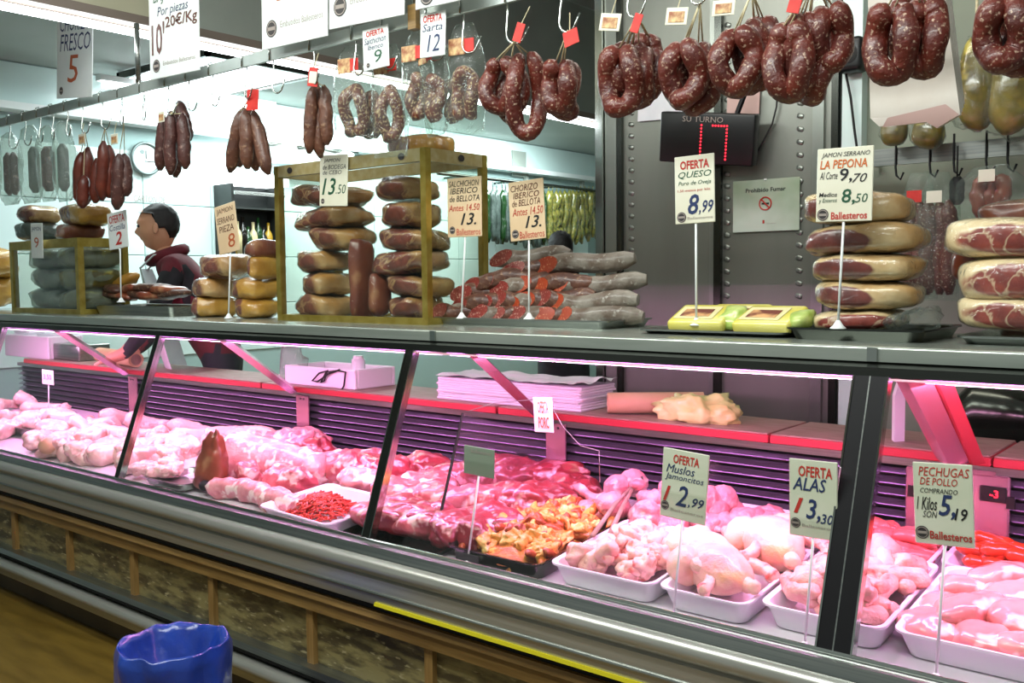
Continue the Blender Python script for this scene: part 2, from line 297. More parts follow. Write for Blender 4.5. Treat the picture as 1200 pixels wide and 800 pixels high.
def link(name, me, m=None, parent=None, loc=None, rot=None, sc=None):
    o = bpy.data.objects.new(name, me); COL.objects.link(o)
    if m and me and not me.materials: me.materials.append(MATS[m] if isinstance(m, str) else m)
    if parent: o.parent = parent
    if loc is not None: o.location = loc
    if rot is not None: o.rotation_euler = rot
    if sc is not None: o.scale = (sc, sc, sc) if isinstance(sc, (int, float)) else sc
    return o
def tag(o, label, cat, group=None, kind=None):
    o['label'] = label
    if kind: o['kind'] = kind
    if cat: o['category'] = cat
    if group: o['group'] = group
    return o
def thing(name, label, cat, loc=(0, 0, 0), rz=0, group=None, rot=None):
    o = bpy.data.objects.new(name, None); COL.objects.link(o); o.location = loc; o.rotation_euler = rot if rot is not None else (0, 0, rz)
    o.empty_display_size = .05; return tag(o, label, cat, group)
def struct(o): o['kind'] = 'structure'; return o
def rbox(d, r=.01, seg=2):
    bm = bmesh.new(); bmesh.ops.create_cube(bm, size=1); bmesh.ops.scale(bm, vec=d, verts=bm.verts[:])
    bmesh.ops.bevel(bm, geom=bm.edges[:], offset=r, segments=seg, affect='EDGES', profile=.5)
    me = bpy.data.meshes.new('rbox'); bm.to_mesh(me); bm.free(); me.polygons.foreach_set('use_smooth', [seg > 1]*len(me.polygons)); return me
RND = random.Random(7)
# lettering: text turned into a thin mesh that fills a given box on a card
_txt = {}
def text_mesh(s, shear=0, bold=0):
    k = (s, shear, bold)
    if k in _txt: return _txt[k]
    c = bpy.data.curves.new('lettering', 'FONT'); c.body = s; c.shear = shear; c.offset = bold; c.resolution_u = 2; c.extrude = 0
    o = bpy.data.objects.new('lettering', c); COL.objects.link(o); dg = bpy.context.evaluated_depsgraph_get(); dg.update()
    me = bpy.data.meshes.new_from_object(o.evaluated_get(dg)); bpy.data.objects.remove(o); bpy.data.curves.remove(c)
    xs = [v.co.x for v in me.vertices] or [0, 1]; ys = [v.co.y for v in me.vertices] or [0, 1]
    x0, x1, y0, y1 = min(xs), max(xs), min(ys), max(ys)
    for v in me.vertices: v.co = ((v.co.x-x0)/(x1-x0)-.5, 0, (v.co.y-y0)/(y1-y0)-.5)
    _txt[k] = [(tuple(v.co)) for v in me.vertices], [tuple(p.vertices) for p in me.polygons]; return _txt[k]
def lettering(parent, s, box, m, W, H, shear=0, bold=0, y=-.003):
    """box = u0,v0,u1,v1 on the card (0..1, v up); card is W x H, centred on x, bottom at z=0, facing -y"""
    v, f = text_mesh(s, shear, bold); u0, v0, u1, v1 = box
    M = Matrix.Translation(((u0+u1)/2*W - W/2, y, (v0+v1)/2*H)) @ Matrix.Diagonal(((u1-u0)*W, 1, (v1-v0)*H, 1))
    b = MB(); b.add(v, f, M); me = bpy.data.meshes.new('lettering'); me.from_pydata(b.v, [], b.f); me.update()
    return link('lettering', me, m, parent)
def emblem(parent, u, v, r, W, H, y=-.003):
    b = MB(); n = 24; b.add([(u*W-W/2+r*cos(2*pi*i/n), y, v*H+r*sin(2*pi*i/n)) for i in range(n)], [tuple(range(n))])
    o = b.build('emblem', 'emblem_dark', parent)
    b = MB(); vs = []; 
    for q in (.86, .74): vs += [(u*W-W/2+q*r*cos(2*pi*i/n), y-.0008, v*H+q*r*sin(2*pi*i/n)) for i in range(n)]
    b.add(vs, [(i, (i+1) % n, n+(i+1) % n, n+i) for i in range(n)]); b.box((u*W-W/2, y-.0008, v*H), (r*1.3, .0004, r*.4)); b.build('emblem_ring', 'ink_pale', o)
def card(name, label, px, Y, lines, m='card', stalk=None, emb=None, group=None, yaw=0, cat='price sign', flip=False, cast=None):
    """px: TL,TR,BR,BL pixel corners on the plane y=Y; lines: (text, box, ink, shear, bold)"""
    TL, TR, BR, BL = (PY(x, y, Y) for x, y in px)
    W = ((TR-TL).length + (BR-BL).length)/2; H = ((TL-BL).length + (TR-BR).length)/2
    up = (TL+TR-BL-BR).normalized(); rt = (TR+BR-TL-BL).normalized()
    ang = (atan2(up.x, up.z) + atan2(-rt.z, rt.x))/2
    c = (BL+BR)/2
    if stalk:
        foot = stalk; root = thing(name, label, cat, foot, 0, group)
        R = Matrix.Translation(c-foot) @ Matrix.Rotation(yaw, 4, 'Z') @ Matrix.Rotation(ang, 4, 'Y')
    else:
        root = thing(name, label, cat, c, 0, group); R = Matrix.Rotation(yaw, 4, 'Z') @ Matrix.Rotation(ang, 4, 'Y')
    face = link('panel', rbox((W, .004, H), .0015, 1), m, root); face.matrix_local = R @ Matrix.Translation((0, 0, H/2))
    kids = []
    for t in lines:
        s, box, ink = t[:3]; kids.append(lettering(root, s, box, ink, W, H, *(t[3:] or ())))
    for k in kids: k.matrix_local = R
    if emb:
        n0 = set(root.children); emblem(root, *emb, W, H)
        for k in set(root.children)-n0: k.matrix_local = R
    if stalk:
        b = MB(); b.tube([(0, 0, .012), tuple(c-foot+Vector((0, .004, .02)))], .0032, 8); b.build('stalk', 'white_paint', root, True)
        b = MB(); b.lathe([(.0, .022), (.005, .02), (.012, .008), (.019, .002), (.019, 0), (0, 0)], 14); b.build('foot', 'white_paint', root, True)
    return root
def placed(root): return root
# ================================================================== SETTING
def sbox(name, x, y, z, m, parent=None):
    b = MB(); b.box(((x[0]+x[1])/2, (y[0]+y[1])/2, (z[0]+z[1])/2), (x[1]-x[0], y[1]-y[0], z[1]-z[0])); o = b.build(name, m, parent)
    if not parent: struct(o)
    return o
sbox('floor', (-8, 3), (-3, 10.6), (-.05, 0), 'floor_lino')
XE = -7.0
we = sbox('wall_left', (XE-.1, XE), (-3, 10.6), (0, 2.98), 'grout')
tile = rbox((.012, .594, .394), .004, 1)
for iy in range(13):                       # big glossy tiles on the end wall
    for iz in range(4):
        link('tile', tile, 'white_wall', we, (XE+.004, 2.5+.6*iy, 1.05+.4*iz))
sbox('wall_left_upper_band', (XE, XE+.02), (2, 10.5), (2.66, 2.97), 'white_wall')
sbox('trim_1', (XE, XE+.16), (2.6, 10.4), (2.63, 2.68), 'white_paint')
sbox('wall_far', (-7, -2.6), (10.5, 10.6), (0, 2.98), 'white_wall')
sbox('ceiling', (-7.1, -3.98), (-1, 10.6), (2.98, 3.05), 'ceiling_grey')
sbox('ceiling_aisle', (-3.9, 3), (2.9, 10.6), (3.3, 3.36), 'ceiling_grey')
XB = -3.9
bh = sbox('wall_bulkhead', (XB-.08, XB), (-.5, 2.5), (2.585, 3.3), 'cream')
sbox('bulkhead_panel', (XB-.08, XB-.001), (2.5, 10.5), (2.585, 3.3), 'grey_panel', bh)
sbox('trim_2', (XB-.085, XB+.006), (-.5, 10.5), (2.548, 2.585), 'cream_trim')
# staff floor platform
sbox('floor_platform', (-6.5, .8), (3.02, 3.76), (0, .09), 'kick')
# cold room: steel wall facing the counter, its corner trims, embossed strips and door joints
YS = 3.8; xs0 = PY(703, 200, YS).x; xs1 = PY(985, 200, YS).x
cw = sbox('wall_cold_room', (xs0, xs1), (YS, YS+.06), (0, 3.3), 'steel_wall')
sbox('wall_cold_room_side', (xs0, xs0+.06), (YS+.06, 10.5), (0, 3.3), 'steel_wall_edge')
def strip(px0, px1, d, m): 
    a = PY(px0, 250, YS).x; b = PY(px1, 250, YS).x; sbox('corner_trim', (a, b), (YS-d, YS), (0, 3.3), m, cw)
strip(702, 710, .03, 'chrome'); strip(711, 724, .012, 'steel_wall_edge'); strip(726, 731, .02, 'dark_chrome')
strip(833, 838, .015, 'steel_wall_edge'); strip(839, 847, .022, 'dark_chrome'); strip(953, 966, .018, 'steel_wall_edge'); strip(976, 984, .03, 'dark_chrome')
pad = blob(.016, .004, .011, 8, 5, .7)
for px in (740, 852, 937):
    x = PY(px, 250, YS).x
    for k in range(30):
        link('embossing', pad, 'steel_wall_edge', cw, (x, YS-.001, 1.05+.052*k), (0, .35, 0))
sbox('door_jamb', (PY(988, 200, YS).x, PY(1011, 200, YS).x), (YS-.02, YS+.1), (0, 3.3), 'white_wall', cw)
sbox('wall_back', (PY(1011, 200, YS).x, 2.5), (YS+.04, YS+.12), (0, 3.3), 'plaster')
# lamps of the place: tube under the bulkhead, light panel and tube over the end wall
def lamp(name, label, p0, p1, r=.018, group=None, m='tube_glow', house=True):
    p0, p1 = Vector(p0), Vector(p1); c = (p0+p1)/2; t = thing(name, label, 'lamp', c, 0, group)
    b = MB(); b.tube([p0-c, p1-c], r, 10); b.build('tube', m, t, True)
    if house:
        d = p1-p0; b = MB(); b.box((0, 0, r+.025), (abs(d.x)+.06 if abs(d.x) > .1 else .08, abs(d.y)+.06 if abs(d.y) > .1 else .08, .04)); b.build('housing', 'white_paint', t)
    return t
lamp('strip_lamp', 'long white fluorescent strip along the lower edge of the cream bulkhead', (XB-.045, .6, 2.52), (XB-.045, 10.2, 2.52), .016, house=False)
a = PZ(140, 87, 2.96); b_ = PZ(250, 60, 2.96); c_ = PZ(300, 70, 2.96)
lx0, lx1, ly0, ly1 = min(a.x, b_.x), max(a.x, b_.x), a.y, max(c_.y, a.y+.9)
t = thing('ceiling_light_panel', 'large glowing ceiling light panel over the white end wall', 'lamp', ((lx0+lx1)/2, (ly0+ly1)/2, 2.95))
b = MB(); b.box((0, 0, 0), (lx1-lx0, ly1-ly0, .03)); b.build('diffuser', 'tube_dim', t)
b = MB()
for sx in (-1, 1): b.box((sx*(lx1-lx0)/2, 0, -.005), (.03, ly1-ly0+.03, .05))
for sy in (-1, 1): b.box((0, sy*(ly1-ly0)/2, -.005), (lx1-lx0+.03, .03, .05))
b.build('frame', 'dark_chrome', t)
p0 = PX(196, 111, -6.6); p1 = PX(280, 119, -6.6)
lamp('wall_tube_lamp', 'shorter fluorescent tube lamp over the round wall clock', (-6.6, p0.y-.5, p0.z), (-6.6, p1.y+.3, p0.z), .022)
lamp('hall_tube_lamp', 'fluorescent tube lamp of the market hall over the customers', (-2.7, .9, 3.22), (.3, .9, 3.22), .02, 'hall tubes', 'tube_dim')
lamp('hall_tube_lamp', 'fluorescent tube lamp of the market hall over the customers', (-6.1, .9, 3.22), (-3.1, .9, 3.22), .02, 'hall tubes', 'tube_dim')
sbox('ceiling_hall', (-8, 3), (-3, 1.3), (3.32, 3.38), 'ceiling_grey')
# clock
c = PX(170, 186, XE+.03)
t = thing('wall_clock', 'round grey rimmed wall clock on the white tiled end wall', 'clock', c, rot=(0, pi/2, 0))
b = MB(); b.lathe([(.0, 0), (.125, 0), (.13, .02), (.122, .032), (.108, .026), (.106, .012)], 32); b.build('rim', 'clock_rim', t, True)
b = MB(); b.cyl((0, 0, .008), .107, .006, 32); b.build('dial', 'clock_face', t)
b = MB(); b.box((-.03, 0, .017), (.07, .008, .002)); b.build('hour_hand', 'ink_black', t)
b = MB(); b.box((.02, .03, .019), (.005, .085, .002)); b.build('minute_hand', 'ink_black', t)
b = MB()
for i in range(12):
    q = 2*pi*i/12; b.box((.09*cos(q), .09*sin(q), .0155), (.012, .004, .001), None)
b.build('hour_marks', 'ink_black', t)
b = MB(); b.cyl((-.05, -.03, .014), .018, .003, 14); b.build('alarm_dial', 'clock_rim', t)
# text painted on the tiles behind the person in maroon
wt = thing('wall_lettering', 'small dark painted words on the white tiles behind the person in maroon', 'lettering', PX(176, 248, XE+.014), pi/2)
lettering(wt, 'CARTON DE', (0, .55, 1, .95), 'ink_pale', .27, .13, .2); lettering(wt, 'RESERVA', (.45, .05, 1.2, .42), 'ink_pale', .27, .13, .2)
# grey sheet hanging behind the left sausages and the lit shelf with bottles at the end wall
p = PX(290, 85, XE+.25); q = PX(415, 200, XE+.25)
t = thing('curtain', 'pale grey hanging sheet in front of the white end wall', 'curtain', (XE, p.y, q.z))
b = MB(); b.grid(lambda u, v: (.25+.03*sin(u*22)+.01*sin(u*51), u*(q.y-p.y), v*(2.6-q.z)), 60, 3); b.build('sheet', 'cloth_sheet', t, True)
b = MB(); b.tube([(.25, -.05, 2.6-q.z), (.25, q.y-p.y+.05, 2.6-q.z)], .012, 8); b.build('rod', 'chrome', t, True)
for yy in (0, q.y-p.y):
    b = MB(); b.tube([(0, yy, 2.6-q.z), (.25, yy, 2.6-q.z)], .01, 6); b.build('bracket', 'chrome', t, True)
y0 = PX(268, 250, XE+.2).y; y1 = PX(327, 250, XE+.2).y; z0 = PX(300, 290, XE+.2).z; z1 = PX(300, 217, XE+.2).z
t = thing('bottle_cabinet', 'dark wall cabinet of bottles under a white lit canopy', 'cabinet', (XE, (y0+y1)/2, z0-.1))
hy = (y1-y0)/2
b = MB(); b.box((.03, 0, (z1-z0+.1)/2), (.04, 2*hy, z1-z0+.1)); b.build('back', 'dark_shelf', t)
b = MB(); b.box((.14, 0, 0), (.24, 2*hy, .03)); b.box((.14, 0, (z1-z0)*.62+.1), (.2, 2*hy, .015)); b.build('shelf', 'dark_shelf', t)
b = MB(); b.box((.16, 0, z1-z0+.14), (.3, 2*hy+.05, .09)); b.build('canopy', 'tube_dim', t)
b = MB(); b.box((.28, 0, z1-z0+.02), (.02, 2*hy, .03)); b.build('rail', 'chrome', t)
for s in (-1, 1):
    b = MB(); b.box((.14, s*hy, (z1-z0+.1)/2), (.24, .025, z1-z0+.1)); b.build('side', 'dark_shelf', t)
for i, mm in enumerate(('bottle_amber', 'bottle_cream', 'bottle_dark', 'bottle_green', 'bottle_cream', 'bottle_green', 'bottle_dark', 'bottle_amber')):
    b = MB(); h = .26+.04*(i % 3); b.lathe([(0, 0), (.036, 0), (.037, h*.6), (.03, h*.7), (.013, h*.8), (.013, h), (0, h)], 12)
    o = b.build('bottle', mm, None, True); o.location = (XE+.14, (y0+y1)/2-hy+.07+(2*hy-.14)*i/7, z0-.085)
    cn = {'bottle_amber': 'amber', 'bottle_cream': 'cream', 'bottle_dark': 'dark', 'bottle_green': 'green'}[mm]
    tag(o, f'{cn} bottle standing in the dark cabinet under the lit canopy', 'bottle', f'{cn} bottles in the wall cabinet')
# far hanging rail on the end wall with sticks and golden green strings
ra = PX(560, 208, XE+.3); rb = PX(702, 220, XE+.3)
t = thing('wall_rail', 'dark rail on the far white wall carrying hanging strings', 'rail', (XE, ra.y, ra.z))
b = MB(); b.tube([(.3, -.6, 0), (.3, rb.y-ra.y+.2, 0)], .018, 8); b.build('bar', 'dark_chrome', t, True)
for k in range(4):
    b = MB(); b.tube([(.01, k*.8-.2, .0), (.3, k*.8-.2, 0)], .012, 6); b.build('bracket', 'dark_chrome', t, True)
for px in (617, 683):
    x = PX(px, 180, XE+.04); sbox('trim_3' if px == 617 else 'trim_4', (XE, XE+.05), (x.y-.02, x.y+.02), (ra.z-.02, 2.66), 'grey_panel')
g0 = PX(600, 176, XE+.03); g1 = PX(616, 208, XE+.03)
b = MB(); b.box((0, 0, 0), (.02, g1.y-g0.y, g0.z-g1.z)); o = b.build('wall_notice', 'grey_panel'); o.location = (g0.x, (g0.y+g1.y)/2, (g0.z+g1.z)/2)
tag(o, 'plain grey notice plate on the far white wall above the rail', 'notice')
for i in range(13):
    px = 571+i*5.5+RND.uniform(-1, 1); a = PX(px, 213, XE+.3); e = PX(px, RND.uniform(280, 292), XE+.3); n = 8; L_ = a.z-e.z
    b = MB(); b.tube([(RND.uniform(-.01, .01), RND.uniform(-.012, .012), -.02-.1*L_-(L_*.9)*k/n) for k in range(n+1)], [.012]+[.04]*(n-1)+[.02], 8)
    b.tube([(0, 0, 0), (0, 0, -.13*L_)], .006, 5)
    o = b.build('dried_stick', 'grey_stick' if i % 3 else 'bottle_green', None, True); o.location = (a.x, a.y, a.z)
    tag(o, 'long grey green dried stick hanging from the far dark rail', 'dried stick', 'grey sticks on the far rail')
for i in range(13):
    px = 643+i*4.7; a = PX(px, 219, XE+.3); e = PX(px, RND.uniform(272, 286), XE+.3); L_ = a.z-e.z; n = 10
    b = MB(); b.tube([(RND.uniform(-.02, .02), RND.uniform(-.02, .02), -.04-L_*k/n) for k in range(n+1)], [.01]+[RND.uniform(.035, .05) for _ in range(n-2)]+[.04, .015], 7)
    b.tube([(0, 0, .01), (0, 0, -.06)], .005, 5)
    o = b.build('pepper_string', 'pepper_gold', None, True); o.location = (a.x, a.y, a.z)
    tag(o, 'string of golden green dried peppers hanging from the far dark rail', 'pepper string', 'pepper strings on the far rail')
# ================================================================== DISPLAY COUNTER
X0, X1 = -6.3, .7
ct = thing('display_counter', 'long refrigerated meat counter with slanted glass front, steel top and stone panels', 'counter', (0, 0, 0))
def prof(name, pr, m, x0=X0, x1=X1, smooth=False, auto=.6, parent=ct):
    b = MB(); b.profx(pr, x0, x1); return b.build(name, m, parent, auto=auto)
def arc(cy, cz, r, a0, a1, n=10): return [(cy+r*cos(radians(a0+(a1-a0)*i/n)), cz+r*sin(radians(a0+(a1-a0)*i/n))) for i in range(n+1)]
prof('body', [(1.94, .1), (1.94, .60), (2.75, .60), (2.75, .90), (3.0, .90), (3.0, .1)], 'louver_dark')
prof('sill', [(1.895, .676), (1.87, .672), (1.862, .645), (1.88, .64), (1.95, .62), (1.95, .60), (2.0, .60), (2.0, .63), (1.925, .66), (1.905, .676)], 'steel')
prof('sill_lip', arc(1.897, .678, .006, 0, 360, 10)[:-1], 'chrome')
prof('bumper', [(1.89, .645), (1.875, .645)] + arc(1.862, .618, .026, 80, 260) + [(1.852, .585), (1.85, .53), (1.856, .508), (1.9, .505), (1.9, .6)], 'bumper_steel')
prof('bumper_bead', arc(1.849, .545, .005, 0, 360, 8)[:-1], 'steel')
prof('shadow_gap', [(1.9, .505), (1.885, .505), (1.885, .478), (1.9, .478)], 'black_rubber')
prof('upper_wood_rail', [(1.935, .478), (1.872, .478), (1.868, .458), (1.878, .455), (1.878, .415), (1.935, .415)], 'wood')
xst = [-5.58, -5.05, -4.52, -4.0, -3.48, -2.947, -2.401, -1.876, -1.35, -.82, -.3, .23]
for i, x in enumerate(xst):
    b = MB(); b.box((x, 1.905, .323), (.032, .03, .186)); b.build('stile', 'wood_v', ct)
    if i:
        b = MB(); b.box(((x+xst[i-1])/2, 1.918, .323), (x-xst[i-1]-.032, .02, .186)); b.build('stone_panel', 'stone', ct)
prof('lower_steel_rail', [(1.935, .235), (1.862, .235), (1.856, .215), (1.88, .208), (1.935, .2)], 'steel')
prof('lower_gap', [(1.935, .205), (1.878, .205), (1.878, .188), (1.935, .188)], 'black_rubber')
prof('kick_rail', [(1.935, .188)] + arc(1.855, .165, .022, 60, 250) + [(1.862, .112), (1.935, .11)], 'bumper_steel')
prof('kickplate', [(1.95, .11), (1.93, .11), (1.93, 0), (1.95, 0)], 'kick')
prof('deck', [(1.95, .62), (1.96, .6265), (2.72, .702), (2.72, .68), (1.95, .60)], 'deck_white')
prof('louver_back', [(2.735, .70), (2.735, .93), (2.75, .93), (2.75, .70)], 'louver_dark')
for k in range(7):
    z = .715 + k*.0305
    prof('louver_slat', [(2.712, z), (2.708, z+.004), (2.734, z+.02), (2.736, z+.014)], 'louver')
prof('board_carrier', [(2.705, .925), (2.705, .945), (3.0, .945), (3.0, .925)], 'steel')
# top shelf
ZT = 1.29
prof('top_shelf', [(2.16, ZT)] + arc(2.158, ZT-.008, .008, 90, 180, 4) + [(2.15, ZT-.034), (2.17, ZT-.038), (2.72, ZT-.03), (2.72, ZT)], 'steel_top')
prof('glass_channel', [(2.165, ZT-.036), (2.10, ZT-.042), (2.096, ZT-.062), (2.165, ZT-.06)], 'dark_chrome')
prof('channel_lip', [(2.094, ZT-.064), (2.091, ZT-.068), (2.12, ZT-.072), (2.12, ZT-.064)], 'strut')
for px in (508, 1023): 
    x = PY(px, 392, 2.15).x; b = MB(); b.box((x, 2.147, ZT-.018), (.022, .006, .03)); b.build('joint_clip', 'chrome', ct)
# meat tubes under the shelf
for x0, x1 in ((-6.1, -3.65), (-3.55, -2.2), (-2.1, -.8), (-.68, .5)):
    b = MB(); b.tube([(x0, 2.235, ZT-.072), (x1, 2.235, ZT-.072)], .013, 8); b.build('meat_tube', 'meat_tube', ct, True)
    b = MB(); b.box(((x0+x1)/2, 2.235, ZT-.05), (x1-x0+.06, .06, .016)); b.build('tube_housing', 'white_paint', ct)
    b = MB(); b.box(((x0+x1)/2, 2.272, ZT-.068), (x1-x0+.06, .004, .044)); b.build('added_spill_lip', 'white_paint', ct)  # lip added to keep the pink lamp from spilling onto the steel wall
# slanted glass and its posts
gb, gt = Vector((0, 1.905, .676)), Vector((0, 2.103, 1.226))
posts = [(-5.03, .026, 'dark_chrome'), (-3.58, .026, 'dark_chrome'), (-2.135, .03, 'dark_chrome'), (-.722, .07, 'black_metal')]
def slant(x0, x1, th, name, m, off=0):
    n = Vector((0, gt.z-gb.z, -(gt.y-gb.y))).normalized(); b = MB()
    v = [Vector((x, p.y, p.z)) + n*s for x in (x0, x1) for p in (gb, gt) for s in (off-th/2, off+th/2)]
    b.add(v, [(0, 1, 3, 2), (4, 6, 7, 5), (0, 4, 5, 1), (2, 3, 7, 6), (0, 2, 6, 4), (1, 5, 7, 3)]); return b.build(name, m, ct)
edges = [X0] + [p[0] for p in posts] + [X1]
for i in range(len(edges)-1):
    slant(edges[i]+.012, edges[i+1]-.012, .0015, 'glass_pane', 'glass')
for x, wd, m in posts:
    slant(x-wd/2, x+wd/2, .022, 'glass_post', m)
    for s in (-1, 1): slant(x+s*(wd/2+.002)-.002, x+s*(wd/2+.002)+.002, .026, 'post_edge', 'chrome')
slant(-.7245, -.7215, .0235, 'post_edge', 'steel')
# struts that carry the shelf, and their plates on the louvres
for i, (x, xb) in enumerate(((-4.72, -4.95), (-3.32, -3.50), (-1.99, -2.09), (-.675, -.71))):
    wd = .055 if i < 3 else .075
    b = MB(); b.tube([(x, 2.2, 1.235), (xb, 2.69, .955)], wd*.55, 4, flat=.6, up=(0, 1, 1)); b.build('strut', 'strut', ct)
    if i == 3:
        b = MB(); b.tube([(x+.05, 2.22, 1.235), (xb+.05, 2.7, .955)], .028, 4, flat=.3, up=(0, 1, 1)); b.build('strut', 'board_red', ct)
    b = MB(); b.box((xb+.06, 2.70, .835), (.085, .006, .2)); b.build('strut_plate', 'strut', ct)
    b = MB()
    for s in (-.012, .012): b.cyl((xb+.06+s, 0, 0), .005, .003, 8, M=Matrix.Translation((0, 2.698, .92)) @ Matrix.Rotation(pi/2, 4, 'X') )
    b.build('screw', 'black_metal', ct)
# acrylic divider with a black front edge between the red meat and the chicken
f0 = PD(508, 640, .0); f1 = PY(543, 484, f0.y+.14); xd = f0.x; f1.x = xd
dv = thing('acrylic_divider', 'clear acrylic divider with a black front edge between red meat and marinated pieces', 'divider', (xd, f0.y, f0.z))
b = MB(); b.add([(0, 0, 0), (0, f1.y-f0.y, f1.z-f0.z), (0, .52, .27), (0, .66, .16), (0, .68, .07)], [(0, 1, 2, 3, 4)]); b.build('sheet', 'acrylic', dv)
b = MB(); b.tube([(0, 0, 0), (0, f1.y-f0.y, f1.z-f0.z)], .005, 6); b.build('edge_seal', 'black_rubber', dv)
# control panel in the louvres
pa = PY(1062, 560, 2.70); pb = PY(1182, 640, 2.70)
cp = link('control_panel', rbox((pb.x-pa.x, .02, .21), .004, 1), 'strut', ct, ((pa.x+pb.x)/2, 2.703, .82))
d0 = PY(1148, 568, 2.69); d1 = PY(1180, 590, 2.69)
dp = link('digital_display', rbox((d1.x-d0.x, .012, abs(d0.z-d1.z)), .003, 1), 'black_plastic', cp); dp.location = ((d0.x+d1.x)/2-(pa.x+pb.x)/2, -.012, (d0.z+d1.z)/2-.82)
lt = lettering(cp, '-3', (.4, .3, .72, .8), 'led_red', d1.x-d0.x, abs(d0.z-d1.z), 0, .02); lt.location = dp.location + Vector((0, -.006, -abs(d0.z-d1.z)/2))
for px in (1070, 1186):
    b = MB(); x = PY(px, 570, 2.7).x
    b.box((x-(pa.x+pb.x)/2, -.012, .04), (.02, .01, .03)); b.build('switch', 'black_plastic', cp)
# yellow stripe along the underside of the bumper
b = MB(); b.profx([(1.848, .518), (1.846, .508), (1.9, .502), (1.9, .512)], -2.05, -1.12); tag(b.build('yellow_stripe', 'yellow_stripe'), 'yellow stripe under the chrome bumper of the counter', 'tape')
# cutting boards on the staff side: red edged worktop behind the display
for i, (x0, x1) in enumerate(((-6.2, -3.75), (-3.74, -2.31), (-2.3, -1.235), (-1.23, -.62), (-.615, .65))):
    t = thing('cutting_board', ['red edged cutting board behind the pale chicken at the counter end', 'red edged cutting board under the foam box with black cord', 'red edged cutting board under the stack of white paper', 'short red edged cutting board behind the wings sign', 'red edged cutting board beside the temperature display'][i], 'cutting board', ((x0+x1)/2, 2.85, .946))
    link('edge_slab', rbox((x1-x0, .30, .024), .003, 1), 'board_red', t, (0, 0, .012))
    link('top_sheet', rbox((x1-x0-.006, .294, .006), .002, 1), 'board_top', t, (0, 0, .0262))
ZB = .975
# ================================================================== HANGING RAIL, HOOKS
YR = 2.2; ZR = 2.245
hr = thing('hanging_rail', 'long flat steel rail above the counter on which the hooks hang', 'rail', (0, YR, ZR))
b = MB(); b.box((-2.7, 0, .02), (7.4, .012, .042)); b.build('bar', 'steel_rail', hr)
for px in (160, 487, 1000):
    x = PY(px, 60, YR).x; b = MB(); b.tube([(x, .004, .04), (x, .004, (.29 if px == 160 else 1.05))], .011, 8); b.build('hanger_rod', 'steel', hr, True)
x = PY(489, 20, YR).x; b = MB(); b.box((x, -.01, .02), (.035, .03, .075)); b.build('end_block', 'wood', hr)
hk = MB(); hk.tube([(0, -.009, .0), (0, -.009, .045), (0, .004, .05), (0, .011, .04), (0, .011, -.03), (0, .006, -.05), (.0, 0, -.09)] + [(.03*(1-cos(q))-.0, 0, -.09-.03*sin(q)) for q in [pi*i/8 for i in range(1, 7)]] + [(.07, 0, -.075)], .003, 6)
hkm = hk.mesh('hook')
HOOKPX = [-40, -15, 10, 28, 45, 60, 77, 95, 118, 140, 166, 195, 219, 247, 286, 318, 365, 414, 449, 500, 541, 593, 655, 735, 808, 868, 940, 1060, 1180]
for px in HOOKPX:
    yy = 157-.253*px; p = PY(px, yy, YR)
    o = link('meat_hook', hkm, 'chrome', None, (p.x, YR, ZR), (0, 0, RND.uniform(-.35, .35)))
    bare = px in (166, 219, 247, 318)
    tag(o, 'bare steel hook on the rail beside the dark salami bundles' if bare else 'steel hook on the rail carrying hung goods', 'hook', 'bare hooks' if bare else 'loaded hooks')
def hookpt(px): p = PY(px, 157-.253*px, YR); return Vector((p.x+.03, YR, ZR-.115))
# ------------------------------------------------------------------ hanging sausages
def loop_path(w, h, n=26, gap=.25, seed=0, arch=False):
    pts = []
    rr = random.Random(seed)
    for i in range(n+1):
        t = i/n; a = pi/2+gap + (2*pi-2*gap)*t           # open at the top
        x = w/2*cos(a)*(1-.25*max(0, sin(a))); z = h/2*sin(a)
        z = z - (h*.04 if abs(t-.5) < .2 else 0)*0
        pts.append((x, .012*sin(3*a+seed), z if not arch else -z))
    return pts
def chorizo_loop(px, top, bot, wpx, Y, yaw, label, group, hookp, seed, r=.0235, m='chorizo', strings=True):
    a = PY(px, top, Y); e = PY(px, bot, Y); h = a.z-e.z-2*r; c = (a+e)/2; wm = max(.06, wpx/ppm(c)/max(.45, cos(YAW)*abs(cos(yaw))+.15) - 2*r)
    t = thing('chorizo_loop', label, 'sausage', c, yaw, group)
    pts = loop_path(wm, h, 28, .22, seed); rd = [r*(.35 if i in (0, 28) else .75 if i in (1, 27) else 1+.06*sin(i*1.3+seed)) for i in range(29)]
    b = MB(); b.tube(pts, rd, 12); b.build('sausage', m, t, True)
    if strings:
        hp = Matrix.Rotation(-yaw, 3, 'Z') @ (hookp-c)
        for q in (0, 28): b = MB(); b.tube([pts[q], tuple(hp)], .0022, 5); b.build('string', 'string', t, True)
    return t
def hang_tag(px, y, wpx, hpx, Y, mats, label, group=None, tilt=0, yaw=0):
    c = PY(px, y, Y); s = ppm(c); t = thing('product_tag', label, 'tag', c, 0, group, rot=(0, tilt, yaw))
    link('paper', rbox((wpx/s/.75, .002, hpx/s), .0008, 1), mats[0], t)
    if len(mats) > 1: link('picture', rbox((wpx/s/.75*.72, .002, hpx/s*.62), .0008, 1), mats[1], t, (0, -.0015, -.002))
    b = MB(); b.tube([(0, 0, hpx/s/2-.003), (.004, .01, hpx/s/2+.05)], .0015, 5); b.build('string', 'string', t)
    return t
